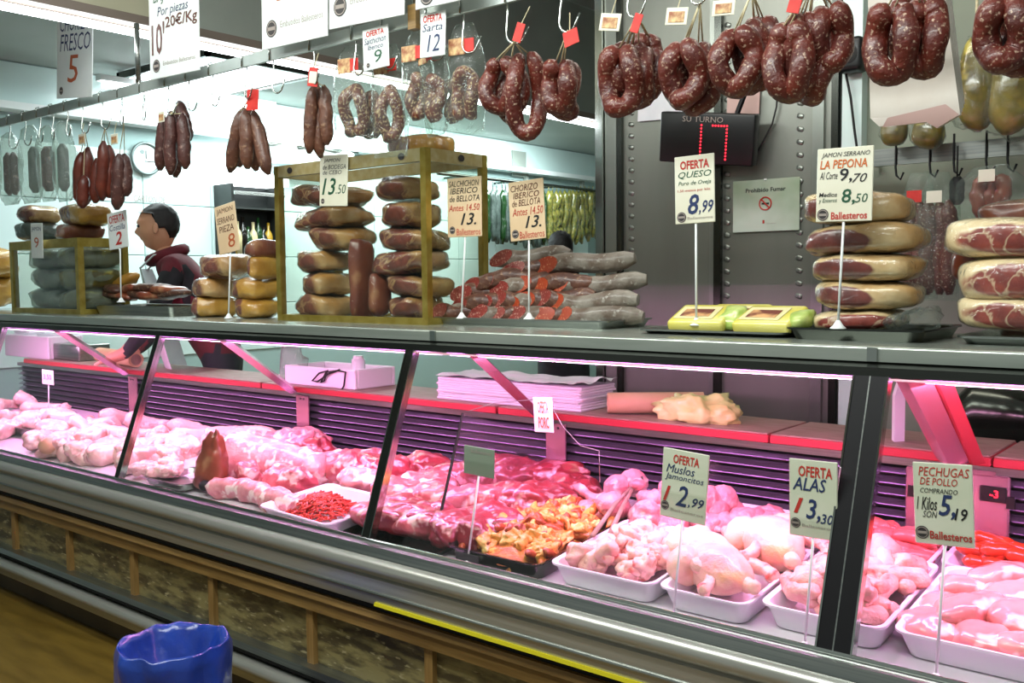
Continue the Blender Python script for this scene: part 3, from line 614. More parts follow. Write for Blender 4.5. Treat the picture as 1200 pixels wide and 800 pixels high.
BUN = [('nearest to the hung bagged loops', 593, [(586, 60, 136, 52, 2.24, .15), (600, 66, 150, 46, 2.29, -.2), (617, 52, 166, 34, 2.27, .9)]),
       ('hanging alone with a small red tag', 655, [(655, 61, 137, 36, 2.24, .3), (662, 66, 143, 34, 2.28, -.3)]),
       ('in front of the steel door edge', 735, [(727, 44, 139, 56, 2.23, .1), (745, 48, 130, 54, 2.29, -.3), (758, 30, 120, 30, 2.32, .9), (738, 40, 118, 40, 2.27, .7)]),
       ('above the red digital display', 808, [(801, 38, 130, 56, 2.22, .1), (818, 42, 137, 54, 2.28, -.25), (800, 45, 120, 36, 2.31, .8)]),
       ('above the pink pinned papers', 868, [(863, 22, 116, 62, 2.21, .1), (882, 14, 112, 46, 2.27, -.4), (893, 10, 108, 40, 2.31, .4)]),
       ('with tangled strings before the door jamb', 940, [(924, 15, 122, 58, 2.20, .1), (950, 8, 125, 60, 2.28, -.2), (973, -6, 88, 34, 2.27, .5), (940, 5, 110, 40, 2.24, .7)]),
       ('in front of the white paper bags', 1060, [(1044, -8, 102, 62, 2.20, .1), (1082, -12, 94, 56, 2.24, -.1), (1066, -14, 78, 44, 2.30, .5)]),
       ('beside the olive ham bags', 1185, [(1176, -14, 88, 64, 2.20, .1), (1198, -14, 92, 60, 2.25, -.3), (1188, -14, 72, 50, 2.3, .5)])]
for i, (where, hpx, ls) in enumerate(BUN):
    hp = hookpt(hpx)
    for j, (px, tp, bt, wp, Y, yw) in enumerate(ls):
        chorizo_loop(px, tp, bt, wp, Y, yw, ['wide front', 'rear', 'edge-on', 'inner'][j] + ' chorizo loop of the bunch ' + where, None, hp, i*5+j, r=.0275 if i else .025)
for px, y, wp, hp_, tl in ((715, 26, 22, 20, .2), (793, 19, 22, 20, .15), (848, 9, 22, 18, .1)):
    hang_tag(px, y, wp, hp_, 2.19, ('card', 'tag_photo'), {715: 'white picture tag on the chorizo bunch by the steel door edge', 793: 'white picture tag on the chorizo bunch above the digital display', 848: 'white picture tag on the chorizo bunch above the pinned papers'}[px], tilt=tl)
for px, y, wp, hp_, tl, lb in ((669, 44, 16, 18, -.2, 'red tag on the lone chorizo pair'), (746, 27, 9, 22, .4, 'red tag among the strings of the chorizo bunch by the steel door edge'), (931, 6, 12, 18, .3, 'red tag on the chorizo bunch before the door jamb'), (608, 38, 10, 22, .4, 'red tag on the chorizo bunch next to the bagged loops')):
    hang_tag(px, y, wp, hp_, 2.19, ('red_tag',), lb, tilt=tl)
# straight cured sausages in bundles
def sausage_bundle(lst, Y, m, label, group, hpx, r=.024):
    hp = hookpt(hpx)
    for k, (x0, y0, x1, y1, dy) in enumerate(lst):
        a = PY(x0, y0, Y+dy); e = PY(x1, y1, Y+dy); c = a; d = e-a; n = 10; rr = random.Random(k+hpx)
        t = thing('cured_sausage', label, 'sausage', c, 0, group)
        b = MB(); b.tube([d*(i/n) + Vector((rr.uniform(-.003, .003), rr.uniform(-.003, .003), 0)) for i in range(n+1)], [r*.25, r*.75, r*.95, r, r*1.04, r*1.02, r*1.05, r, r*.98, r*.8, r*.3], 12); b.build('sausage', m, t, True)
        b = MB(); b.tube([(0, 0, -.003), tuple(hp-c)], .002, 5); b.build('string', 'string', t)
sausage_bundle([(192, 135, 187, 200, 0), (200, 130, 200, 205, -.03), (206, 132, 206, 208, .02), (214, 132, 217, 198, 0), (210, 118, 222, 165, .05)], 2.24, 'salchichon', 'dark salami in the bundle with a striped tag between bare hooks', 'salami bundle with the striped tag', 195, .026)
sausage_bundle([(282, 130, 270, 202, 0), (288, 128, 290, 198, -.03), (292, 128, 300, 200, .03), (297, 130, 314, 204, 0), (286, 126, 280, 196, .05)], 2.24, 'salchichon_brown', 'dark brown salami in the bundle under a bright red tag', 'salami bundle with the red tag', 286, .027)
hang_tag(296, 117, 17, 24, 2.2, ('red_tag',), 'bright red tag on the dark brown salami bundle', tilt=.1); hang_tag(189, 137, 10, 12, 2.2, ('card', 'tag_photo'), 'small striped tag on the dark salami bundle between bare hooks')
sausage_bundle([(367, 100, 362, 180, 0), (374, 102, 375, 185, .03), (380, 100, 384, 170, .02), (370, 95, 366, 175, .06)], 2.24, 'salchichon_brown', 'brown cured sausage hanging next to the bagged loops under a red and white tag', 'brown sausages next to the bagged loops', 365, .024)
hang_tag(367, 90, 14, 22, 2.19, ('red_tag', 'card'), 'red and white tag above the brown cured sausages', tilt=.2)
sausage_bundle([(95, 178, 92, 238, 0), (103, 172, 101, 240, .02), (98, 205, 97, 244, -.02)], 2.24, 'cured_stick', 'reddish brown sausage stick in the bundle beside the plastic bagged salami', 'stick bundle beside the bagged salami', 95, .028)
sausage_bundle([(122, 165, 119, 235, 0), (128, 170, 128, 232, .03), (114, 185, 112, 238, .02)], 2.24, 'cured_stick', 'reddish brown sausage stick in the middle stick bundle', 'middle stick bundle', 118, .028)
sausage_bundle([(140, 180, 137, 246, 0), (146, 180, 148, 230, .03)], 2.24, 'salchichon', 'dark sausage stick in the bundle beside the round clock', 'stick bundle by the clock', 140, .03)
for px, y, lb in ((96, 163, 'pale round tag on the stick bundle beside the bagged salami'), (134, 163, 'brown tag on the stick bundle by the clock')):
    hang_tag(px, y, 12, 12, 2.2, ('card', 'tag_photo'), lb)
# bagged things at the far left end of the rail
def bagmesh(w, h, seed, d=.05, nu=16, nv=16):
    b = MB()
    for sgn in (-1, 1):
        def P(u, v):
            e = (4*u*(1-u))**.45*(4*min(v, .9)*(1-min(v, .9))+.0)**.5 if 0 < v < 1 else 0
            pin = 1-.55*max(0, (v-.72)/.28)
            n = noise.noise(Vector((u*5+seed, v*6, seed*2.3)))
            return ((u-.5)*w*pin, sgn*d*(e+.3*n*min(1, 6*u*(1-u))), v*h)
        b.grid(P, nu, nv)
    return b.mesh('bag')
for i, (px, tp, bt, wp) in enumerate(((-10, 150, 240, 30), (14, 158, 240, 30), (38, 150, 238, 34), (58, 150, 236, 26), (77, 145, 236, 26))):
    a = PY(px, tp, 2.24); e = PY(px, bt, 2.24); s = ppm(a); rr = random.Random(i)
    t = thing('bagged_salami', 'grey salami in a crinkled clear bag at the end of the rail', 'sausage', e, 0, 'bagged salami at the end of the rail')
    L_ = (a-e).z
    for k in range(2):
        x = rr.uniform(-.03, .03); b = MB(); b.tube([(x, .01*k, .05+L_*.62*j/8) for j in range(9)], [.008]+[.024]*7+[.008], 10); b.build('sausage', 'salchichon' if i % 2 else 'grey_stick', t, True)
    link('clear_bag', bagmesh(wp/s/.8, L_*1.05, i), 'bag_milky', t)
# bagged loops with labels
for i, (px, tp, bt, wp, yw, two) in enumerate(((415, 97, 166, 36, .15, 1), (457, 98, 174, 31, .2, 0), (490, 84, 148, 26, .15, 0), (511, 86, 149, 26, -.3, 1), (545, 77, 148, 34, .2, 0))):
    a = PY(px, tp, 2.25); e = PY(px, bt, 2.25); s = ppm(a); r = .0215; h = a.z-e.z-2*r; c = (a+e)/2
    t = thing('bagged_sausage_loop', ['speckled sausage loop in a clear bag next to the brown cured sausages', 'reddish speckled sausage loop in a clear bag above the glass case corner tag', 'dark speckled sausage loop in a bag under the left of the hung price cards', 'dark speckled sausage loop in a bag under the higher hung price card', 'speckled sausage loop in a clear bag beside the first chorizo bunch'][i], 'sausage', c, yw)
    pts = loop_path(wp/s/.85-2*r, h, 24, .3, i, arch=True); b = MB(); b.tube(pts, [r*(.4 if k in (0, 24) else 1+.05*sin(k*1.7)) for k in range(25)], 12); b.build('sausage', 'chorizo_spotty', t, True)
    if two: b = MB(); b.tube([(p[0]*.7+.03, p[1]+.05, p[2]*.92-.01) for p in pts], [r*(.4 if k in (0, 24) else .95) for k in range(25)], 10); b.build('sausage', 'chorizo_spotty', t, True)
    o = link('clear_bag', bagmesh(wp/s*1.55, h+.2, i+9, .045), 'bag', t, (0, 0, -h/2-.05))
    lp = Vector((0, -.045, h/2+.07)); o = link('header_label', rbox((.06, .003, .05), .001, 1), 'tag_photo', t, lp); link('red_sticker', rbox((.035, .003, .04), .001, 1), 'red_tag', t, lp+Vector((.045, -.004, 0)))
# ================================================================== SIGNS HUNG FROM THE RAIL
T = True
card('hanging_sign', 'pale hanging card reading chorizo fresco 5 under the bulkhead strip', ((70, 14), (110, 12), (109, 108), (66, 121)), 2.16,
     [('CHORIZO', (.1, .78, .95, .95), 'ink_blue', .2), ('FRESCO', (.1, .55, .95, .75), 'ink_blue', .2), ('5', (.32, .18, .62, .5), 'ink_rust', .1)], 'card_white', emb=(.14, .09, .018), cat='sign')
card('hanging_sign', 'white hanging card reading por piezas 10 20 in brown figures', ((172, -34), (233, -46), (233, 79), (178, 97)), 2.16,
     [('BAJO LEC', (.1, .68, .75, .8), 'ink_green', .2), ('Por piezas', (.18, .55, .8, .66), 'ink_blue', .2), ("10'", (.05, .22, .32, .52), 'ink_brown', 0, .02), ("20€/Kg", (.34, .42, .97, .56), 'ink_brown', 0, .02), ('Embutidos Ballesteros', (.28, .11, .92, .15), 'ink_pale')], 'card_white', emb=(.14, .12, .026), cat='sign')
card('hanging_sign', 'large white hanging board with a rust coloured number 11', ((306, -70), (384, -90), (384, 38), (308, 63)), 2.15,
     [('11', (.25, .42, .85, .85), 'ink_rust', 0, .01), ('Embutidos Ballesteros', (.3, .17, .94, .23), 'ink_pale')], 'card_white', emb=(.16, .18, .03), cat='sign')
card('hanging_sign', 'large white hanging board beside the number 11 board', ((386, -90), (475, -110), (474, 14), (386, 38)), 2.15,
     [('7', (.2, .36, .6, .9), 'ink_rust', 0, .01), ('Embutidos Ballesteros', (.3, .2, .94, .26), 'ink_pale')], 'card_white', emb=(.16, .2, .032), cat='sign')
card('hanging_sign', 'white hanging board over the wooden block of the rail, mostly above view', ((487, -100), (560, -118), (560, -5), (487, 13)), 2.15, [('Embutidos Ballesteros', (.3, .2, .94, .25), 'ink_pale')], 'card_white', emb=(.2, .13, .03), cat='sign')
card('price_card', 'small oferta card over the left bagged sausage loops', ((427, 36), (454, 28), (458, 76), (425, 85)), 2.18, [('OFERTA', (.15, .8, .85, .94), 'ink_red', 0, .03), ('Salchichon', (.08, .62, .92, .78), 'ink_blue', .2), ('Iberico', (.2, .48, .8, .6), 'ink_blue', .2), ('9', (.45, .15, .75, .45), 'ink_green', .1)], 'card_white', emb=(.2, .12, .008))
card('price_card', 'small oferta card with the price 12 over the right bagged loops', ((495, 17), (524, 11), (522, 63), (492, 70)), 2.18, [('OFERTA', (.12, .78, .88, .95), 'ink_red', 0, .03), ('Sarta', (.1, .58, .9, .75), 'ink_blue', .2), ('12', (.3, .12, .8, .5), 'ink_blue', .2)], 'card_white')
# ================================================================== ON THE TOP SHELF
def ham(px, Y, depth, m, label, group=None, rot=0, film=True, e=.62, taper=.15, name='cured_ham', yaw=0, seed=0, amp=.22):
    x0, x1, y0, y1 = px; ym = (y0+y1)/2
    a = PY(x0, ym, Y); bq = PY(x1, ym, Y+depth*.6); top = PY((x0+x1)/2, y0, Y); bot = PY((x0+x1)/2, y1, Y)
    L_, H_ = max(.05, bq.x-a.x), top.z-bot.z
    t = thing(name, label, 'ham', ((a.x+bq.x)/2, Y+depth/2, bot.z), yaw, group)
    me = blob(L_/2, depth/2, H_/2*1.08, 32, 20, e, amp, 11, seed, taper); 
    rot = rot or .07*sin(seed*2.7+1)*min(1, .12/L_*2.5)
    o = link('meat', me, m, t, (0, 0, H_/2), (0, rot, 0))
    if film:
        f = link('plastic_film', blob(L_/2*1.015, depth/2*1.02, H_/2*1.10, 32, 20, e, amp, 11, seed, taper), 'film', t, (0, 0, H_/2), (0, rot, 0))
    return t
# --- glass case with golden frame, full of hams
ZS = ZT
def glass_case(label, cx0, cx1, cy0, cy1, z0, z1, post, topm, bands=True):
    t = thing('glass_case', label, 'display case', ((cx0+cx1)/2, (cy0+cy1)/2, z0)); hx, hy, H = (cx1-cx0)/2, (cy1-cy0)/2, z1-z0
    for sx in (-1, 1):
        for sy in (-1, 1):
            b = MB(); b.box((sx*(hx-post/2), sy*(hy-post/2), H/2), (post, post, H)); b.build('post', 'gold', t)
    for sy in (-1, 1):
        b = MB(); b.box((0, sy*(hy-post/2), H-.022), (2*hx-2*post, post*.9, .044)); b.build('top_rail', topm, t)
        b = MB(); b.box((0, sy*(hy-post/2), .012), (2*hx-2*post, post*.9, .024)); b.build('bottom_rail', 'gold', t)
        b = MB(); b.box((0, sy*(hy-.006), H/2), (2*hx-2*post, .003, H-.05)); b.build('glass', 'glass', t)
    for sx in (-1, 1):
        b = MB(); b.box((sx*(hx-post/2), 0, H-.022), (post*.9, 2*hy-2*post, .044)); b.build('top_rail', topm, t)
        b = MB(); b.box((sx*(hx-post/2), 0, .012), (post*.9, 2*hy-2*post, .024)); b.build('bottom_rail', 'gold', t)
        b = MB(); b.box((sx*(hx-.006), 0, H/2), (.003, 2*hy-2*post, H-.05)); b.build('glass', 'glass_side', t)
    b = MB(); b.box((0, 0, .006), (2*hx-.02, 2*hy-.02, .008)); b.build('base', 'steel', t)
    return t
cz1 = 1.893; CY0, CY1 = 2.36, 2.68; CXL, CXR = PY(321, 285, CY0).x, PY(512, 285, CY0).x
CXL = PY(323, 285, CY0).x
gc = glass_case('large gold framed glass case stacked full of cured hams', CXL, PY(500, 285, CY0).x, CY0, CY1, ZS, cz1, .026, 'gold_top')
for u in (.12, .86):
    xx = CXL+(PY(500, 285, CY0).x-CXL)*u - gc.location.x; b = MB(); n = 18; b.add([(xx+.016*cos(2*pi*i/n), -(CY1-CY0)/2-.001, cz1-ZS-.022+.012*sin(2*pi*i/n)) for i in range(n)], [tuple(range(n))]); b.build('emblem', 'emblem_dark', gc)
b = MB(); b.add([((PY(500, 285, CY0).x-CXL)/2+.001, .02+.016*cos(2*pi*i/18), cz1-ZS-.022+.012*sin(2*pi*i/18)) for i in range(18)], [tuple(range(18))]); b.build('emblem', 'emblem_dark', gc)
YH = 2.41; D_ = .22
LC = [(333, 432, 214, 240), (338, 432, 240, 266), (350, 432, 264, 291), (343, 405, 291, 318), (346, 405, 319, 346), (338, 408, 345, 374)]
RC = [(432, 505, 204, 233), (438, 507, 235, 265), (434, 520, 265, 293), (429, 520, 293, 321), (443, 520, 322, 348), (448, 515, 347, 375)]
ordn = ['topmost', 'second', 'third', 'fourth', 'fifth', 'bottom']
for i, (l, r) in enumerate(zip(LC, RC)):
    ham(l, YH, D_, 'ham_bodega', f'{ordn[i]} ham of the taller leaning stack beside the upright ham in the gold framed case', seed=i)
    ham(r, YH, D_, 'ham_bodega_side', f'{ordn[i]} ham of the stack by the corner post in the gold framed case', seed=i+10)
ham((406, 433, 278, 374), YH-.03, .12, 'cured_brown', 'ham standing upright between the two stacks in the gold framed case', e=.6, seed=31)
ham((433, 449, 322, 372), YH-.02, .1, 'cured_brown', 'narrow ham piece wedged upright beside the corner stack in the gold framed case', e=.7, seed=32)
# on top of the case
pt = PY(490, 172, 2.46); ham((450, 530, 148, 173), 2.46, .14, 'ham_yellow', 'wrapped ham lying alone on top of the gold framed glass case', seed=40, e=.6).location.z = cz1
card('price_card', 'price card reading 13.50 taped to the front of the gold framed case', ((380, 183), (411, 180), (408, 237), (374, 246)), CY0-.012, [('JAMON', (.15, .84, .75, .93), 'ink_black', .2), ('de BODEGA', (.12, .72, .95, .81), 'ink_black', .2), ('de CEBO', (.12, .62, .8, .7), 'ink_black', .2), ('13', (.1, .22, .6, .55), 'ink_green', .25, .01), ('.50', (.6, .24, .95, .42), 'ink_green', .2)], 'card', emb=(.13, .1, .01))
# --- salami tray
def steel_tray(name, label, x0, x1, y0, y1, z, h=.028, m='steel', fl=.018, group=None, yaw=0, wall=.003):
    cx, cy = (x0+x1)/2, (y0+y1)/2; t = thing(name, label, 'tray', (cx, cy, z), yaw, group); hx, hy = (x1-x0)/2, (y1-y0)/2
    def rr(ax, ay, zz, r, n=5):
        out = []
        for sx, sy, q0 in ((1, 1, 0), (-1, 1, 90), (-1, -1, 180), (1, -1, 270)):
            for k in range(n): q = radians(q0+90*k/(n-1)); out.append((sx*(ax-r)+r*cos(q), sy*(ay-r)+r*sin(q), zz))
        return out
    r = min(.03, hx*.3)
    rings = [rr(hx-fl, hy-fl, .0, r), rr(hx-.006, hy-.006, h-.004, r), rr(hx, hy, h, r), rr(hx, hy, h-.005, r), rr(hx-.004, hy-.004, h-.007, r)]
    inner = [rr(hx-fl-wall, hy-fl-wall, wall, r), rr(hx-.012, hy-.012, h-.003, r)]
    v = []; f = []; N_ = len(rings[0])
    seq = [inner[0], inner[1], rings[2], rings[3], rings[1], rings[0]]
    for q in seq: v += q
    for k in range(len(seq)-1):
        for i in range(N_): f.append((k*N_+i, k*N_+(i+1) % N_, (k+1)*N_+(i+1) % N_, (k+1)*N_+i))
    f += [tuple(range(N_)), tuple(range((len(seq)-1)*N_, len(seq)*N_))[::-1]]
    b = MB(); b.add(v, f); b.build('shell', m, t, auto=.8); return t
a = PZ(507, 380, ZS); e = PZ(718, 383, ZS)
steel_tray('steel_tray', 'steel tray under the pile of cut salami', PY(505, 377, 2.42).x, PY(722, 380, 2.5).x+.02, 2.42, 2.70, ZS, .026)
SAL = [(639, 311, .31, 'o'), (648, 336, .31, 'm'), (646, 357, .3, 'm'), (654, 370, .28, 'o'), (608, 332, .22, 'o'), (631, 334, .2, 'm'), (596, 357, .2, 'o'), (611, 354, .2, 'o'), (632, 352, .2, 'r'), (601, 370, .2, 'r'), (634, 371, .2, 'o'),
       (569, 328, .22, 'r'), (584, 338, .2, 'r'), (563, 356, .2, 'r'), (581, 353, .2, 'r'), (557, 370, .18, 'r'), (577, 370, .18, 'r'), (538, 357, .18, 'r'), (523, 367, .18, 'r'), (540, 344, .2, 'r'), (513, 371, .15, 'r'), (586, 304, .26, 'r'), (600, 316, .24, 'r'), (552, 333, .2, 'r')]
for i, (px, py, L_, kd) in enumerate(SAL):
    Yc = 2.475 + max(0, (372-py))/75*.12; c = PY(px, py, Yc); c.z = max(c.z, ZS+.037); yaw = .30+.12*sin(i*2.1); r = .031 if kd != 'r' else .03
    big = px > 635; lab = (['topmost', 'second', 'third', 'lowest'][min(i, 3)] + ' of the greyish mould coated salami at the pale end of the pile' if big else 'salami with an orange red cut end in the middle of the pile' if kd == 'o' else 'salami with a marbled dark red cut end in the pile on the steel tray')
    t = thing('cut_salami', lab, 'salami', c, 0, None if big else 'orange cut salami' if kd == 'o' else 'dark red cut salami', rot=(0, -.05 if py < 360 else .0, yaw))
    n = 9; path = [(L_*k/n, 0, .006*sin(k*.8+i)) for k in range(n+1)]; rad = [r, r*1.03, r*1.05, r*1.03, r*1.06, r*1.04, r*1.05, r*1.02, r*.95, r*.55]; v, f = sweep(path, rad, 14, False)
    sh = 1.7; v = [((x-sh*y*1.0 + .6*z) if k < 14 else x, y, z) for k, (x, y, z) in enumerate(v)]
    v = [(x, y, z) if k >= 14*3 or k < 14 else (x+(-sh*y+.6*z)*(1-(k//14)/3), y, z) for k, (x, y, z) in enumerate(v)]
    b = MB(); b.add(v, f); b.add([v[k] for k in range(126, 140)], [tuple(range(14))]); b.build('casing', 'salami_mold' if big or i % 3 == 0 else 'salchichon_brown', t, True)
    b = MB(); b.add([(v[k][0]-.0008, v[k][1], v[k][2]) for k in range(14)], [tuple(range(14))[::-1]]); b.build('cut_face', 'salami_cut_orange' if kd in 'om' else 'salami_cut', t)
def ft(px, py, Y): p = PY(px, py, Y); return p
fo = PZ(543, 376, ZS+.028); fo = PY(543, 373, 2.43); 
card('price_sign', 'peach price card reading salchichon iberico 13 on a white stalk', ((523, 209), (563, 207), (565, 277), (525, 278)), 2.43, [('SALCHICHON', (.06, .85, .94, .95), 'ink_black', .2), ('IBERICO', (.1, .73, .9, .83), 'ink_black', .2), ('de BELLOTA', (.08, .6, .95, .7), 'ink_black', .2), ('Antes 14.50', (.05, .44, .95, .55), 'ink_red', .2), ('13.', (.4, .2, .85, .4), 'ink_black', .3, .01), ('Ballesteros', (.28, .03, .97, .14), 'ink_red')], 'card_peach', ft(541, 373, 2.43), emb=(.15, .12, .013))
card('price_sign', 'peach price card reading chorizo iberico 13 on a white stalk', ((598, 214), (639, 208), (640, 276), (599, 286)), 2.43, [('CHORIZO', (.08, .83, .85, .94), 'ink_brown', .2), ('IBERICO', (.14, .71, .88, .81), 'ink_brown', .2), ('de BELLOTA', (.1, .58, .9, .69), 'ink_brown', .2), ('Antes 14.50', (.1, .42, .97, .55), 'ink_red', .2), ('13.', (.45, .2, .9, .4), 'ink_black', .3, .01), ('Ballesteros', (.28, .03, .97, .15), 'ink_red')], 'card_peach', ft(620, 374, 2.43), emb=(.15, .12, .014))
# --- wrapped hams left of the case
for px, mm, lb in (((222, 266, 347, 373), 'ham_yellow', 'wrapped ham end showing grey fat beside the white sign foot'), ((268, 320, 350, 373), 'ham_yellow', 'lowest yellow wrapped ham leaning on the gold framed case'),
                   ((220, 268, 325, 350), 'ham_bodega', 'dark cut wrapped ham in the middle of the small stack behind the tilted card'), ((264, 320, 326, 352), 'ham_yellow', 'middle yellow wrapped ham beside the gold framed case'),
                   ((225, 290, 297, 325), 'ham_bodega', 'upper dark cut wrapped ham resting across the small stack behind the tilted card'), ((286, 320, 300, 326), 'ham_yellow', 'upper bright yellow wrapped ham beside the gold framed case'), ((281, 320, 279, 301), 'cured_brown', 'sliced dark red ham piece on top of the small stack')):
    ham(px, 2.36, .2, mm, lb, seed=px[0])
card('price_sign', 'tilted price card on a white stalk before the wrapped hams', ((247, 242), (272, 240), (281, 294), (258, 298)), 2.32, [('JAMON', (.1, .8, .9, .93), 'ink_brown', .1), ('SERRANO', (.08, .62, .92, .75), 'ink_brown', .1), ('PIEZA', (.15, .44, .85, .57), 'ink_brown', .1), ('8', (.5, .1, .85, .38), 'ink_rust', .1)], 'card_peach', ft(268, 373, 2.32))
# --- small glass case at the far end
sx0, sx1 = PY(12, 320, 2.30).x, PY(92, 320, 2.30).x; sy1 = PX(150, 285, sx1).y; sz1 = PY(50, 281, 2.30).z
glass_case('smaller gold framed glass case holding grey wrapped meat at the counter end', sx0, sx1, 2.30, min(sy1, 2.7), ZS, sz1, .03, 'gold')
for i in range(6):
    u = i % 2; k = i//2
    t = thing('wrapped_meat', 'grey green wrapped meat piece inside the smaller glass case', 'ham', (sx0+(sx1-sx0)*(.29+.42*u), 2.48, ZS+.012+.108*k), 0, 'wrapped meat in the smaller case')
    link('meat', blob((sx1-sx0)*.2, .13, .055, 20, 10, .6, .15, 9, i), 'ham_plastic_olive' if i % 2 else 'grey_stick', t, (0, 0, .055)); link('plastic_film', blob((sx1-sx0)*.21, .138, .06, 20, 10, .6, .2, 12, i), 'bag_milky', t, (0, 0, .055))
for px, mm, lb in (((12, 62, 258, 281), 'grey_stick', 'pale wrapped meat on the smaller glass case next to the bagged salami'), ((58, 108, 260, 281), 'cured_brown', 'flat wrapped ham on the smaller glass case under a rounded one'), ((64, 124, 237, 262), 'ham_yellow', 'rounded wrapped ham with a yellow rind on the smaller glass case'), ((14, 60, 238, 259), 'ham_bodega_side', 'upper wrapped meat piece on the smaller glass case beside the hung bags')):
    ham(px, 2.36, .22, mm, lb, seed=px[0]+3)
card('price_card', 'narrow price card taped to the smaller glass case', ((37, 262), (50, 261), (51, 302), (37, 303)), 2.285, [('JAMON', (.1, .75, .9, .9), 'ink_blue'), ('9', (.3, .3, .7, .6), 'ink_rust')], 'card_white')
card('price_sign', 'white price card with red heading and a 2 beside the person in maroon', ((124, 250), (147, 247), (151, 290), (129, 292)), 2.30, [('OFERTA', (.1, .7, .9, .92), 'ink_red', 0, .02), ('Costilla', (.1, .5, .9, .66), 'ink_blue', .2), ('2', (.35, .1, .7, .46), 'ink_red', .2, .02)], 'card_white', ft(142, 354, 2.30))
for px, mm in (((-30, 10, 290, 325), 'ham_yellow'), ((-30, 10, 325, 360), 'ham_yellow')):
    ham(px, 2.36, .2, mm, 'yellow wrapped ham stacked beyond the smaller glass case', 'hams beyond the smaller case', seed=px[2])
# --- tray of dark cured meat beside the person in maroon
tx0, tx1 = PY(112, 358, 2.38).x, PY(219, 358, 2.45).x
steel_tray('steel_tray', 'steel tray of dark cured strips beside the person in maroon', tx0, tx1, 2.36, 2.66, ZS, .045)
for i, (px, py) in enumerate(((128, 344), (145, 346), (165, 344), (185, 346), (205, 344), (155, 338), (178, 337), (198, 339), (135, 338))):
    c = PY(px, py, 2.5); t = link('cured_strip', blob(.12, .05, .022, 16, 8, .8, .3, 14, i), 'cured_brown' if i % 2 else 'salchichon_brown', None, c, (0, .1*sin(i), .3*cos(i*2)))
    tag(t, 'dark cured meat strip in the steel tray beside the person in maroon', 'meat strip', 'cured strips beside the person in maroon')
c = PY(142, 335, 2.56); t = link('cured_bacon', blob(.15, .05, .03, 18, 10, .7, .2, 9, 4), 'ham_yellow', None, c, (0, -.45, .1)); tag(t, 'pale yellow slab of bacon leaning in the tray beside the person in maroon', 'bacon')
# --- cheese tray
steel_tray('steel_tray', 'shallow steel tray under the yellow cheese packs', PY(745, 387, 2.30).x, PY(930, 389, 2.36).x, 2.30, 2.56, ZS, .014)
for i, (px, py, yw, lb) in enumerate(((826, 369, .08, 'yellow cheese pack with a picture label at the foot of the queso sign'), (905, 373, -.05, 'yellow cheese pack with a picture label next to the serrano tray'), (868, 362, .2, 'yellow cheese pack lying half behind the other two'))):
    c = PY(px, py+8, 2.40 if i < 2 else 2.5); c.z = ZS+.014
    t = thing('cheese_pack', lb, 'cheese', c, 0, rot=(radians(20), 0, yw)); 
    link('wedge', rbox((.165, .13, .036), .012, 3), 'cheese_wrap', t, (0, 0, .03)); link('label', rbox((.115, .085, .002), .001, 1), 'cheese_label', t, (-.01, -.005, .0495)); link('picture', rbox((.085, .05, .002), .001, 1), 'cheese_photo', t, (-.01, -.01, .0512))
    link('green_end', blob(.028, .05, .02, 12, 8, .6, .4, 30, i), 'cheese_green', t, (.085, 0, .032))
card('price_sign', 'tall oferta queso 8,99 card on a white stalk', ((789, 184), (836, 180), (838, 260), (792, 263)), 2.34, [('OFERTA', (.15, .8, .88, .93), 'ink_red', 0, .03), ('QUESO', (.1, .66, .93, .77), 'ink_green', .25), ('Puro de Oveja', (.1, .55, .92, .63), 'ink_green', .25), ('1,50 menos por kilo', (.08, .46, .9, .51), 'ink_red'), ('8', (.33, .13, .62, .43), 'ink_blue', .2, .015), (',99', (.6, .12, .97, .33), 'ink_blue', .3, .012), ('Ballesteros', (.32, .06, .95, .1), 'ink_pale')], 'card', ft(816, 381, 2.34), emb=(.17, .1, .014))
# --- serrano stack
steel_tray('steel_tray', 'steel tray under the stack of serrano hams', PY(917, 392, 2.28).x, PY(1092, 388, 2.34).x, 2.28, 2.62, ZS, .03, 'dark_chrome')
for i, px in enumerate(((945, 1062, 364, 389), (944, 1084, 329, 364), (943, 1085, 296, 331), (934, 1086, 259, 299), (930, 1074, 222, 261))):
    ham(px, 2.34, .22, 'ham_serrano' if i else 'ham_slice', ['bottom sliced', 'second lowest', 'middle', 'second highest', 'topmost'][i] + ' pale rinded ham of the serrano stack behind the la pepona card', seed=i+50, e=.6, amp=.12)
c = PY(1070, 378, 2.4); t = link('plastic_wrap', blob(.05, .1, .03, 16, 10, .7, .5, 25, 3), 'bag', None, c, (0, -.3, 0)); tag(t, 'crumpled clear plastic at the end of the serrano tray', 'plastic')
card('price_sign', 'big la pepona card with prices 9,70 and 8,50 on a white stalk', ((958, 175), (1026, 170), (1021, 258), (957, 261)), 2.28, [('JAMON SERRANO', (.08, .86, .94, .94), 'ink_black', .3), ('LA PEPONA', (.06, .72, .9, .84), 'ink_orange', .15, .015), ('Al Corte', (.06, .58, .38, .68), 'ink_black', .3), ('9,', (.42, .52, .64, .72), 'ink_black', .1, .012), ('70', (.64, .52, .9, .64), 'ink_black', .3), ('Medios', (.05, .34, .38, .4), 'ink_black', .2, .01), ('y Enteros', (.05, .25, .38, .32), 'ink_green', .2), ('8,', (.46, .22, .7, .44), 'ink_green', .1, .012), ('50', (.7, .25, .92, .37), 'ink_green', .2), ('Ballesteros', (.28, .03, .92, .13), 'ink_red', 0, .02)], 'card', ft(982, 385, 2.28), emb=(.13, .1, .014))
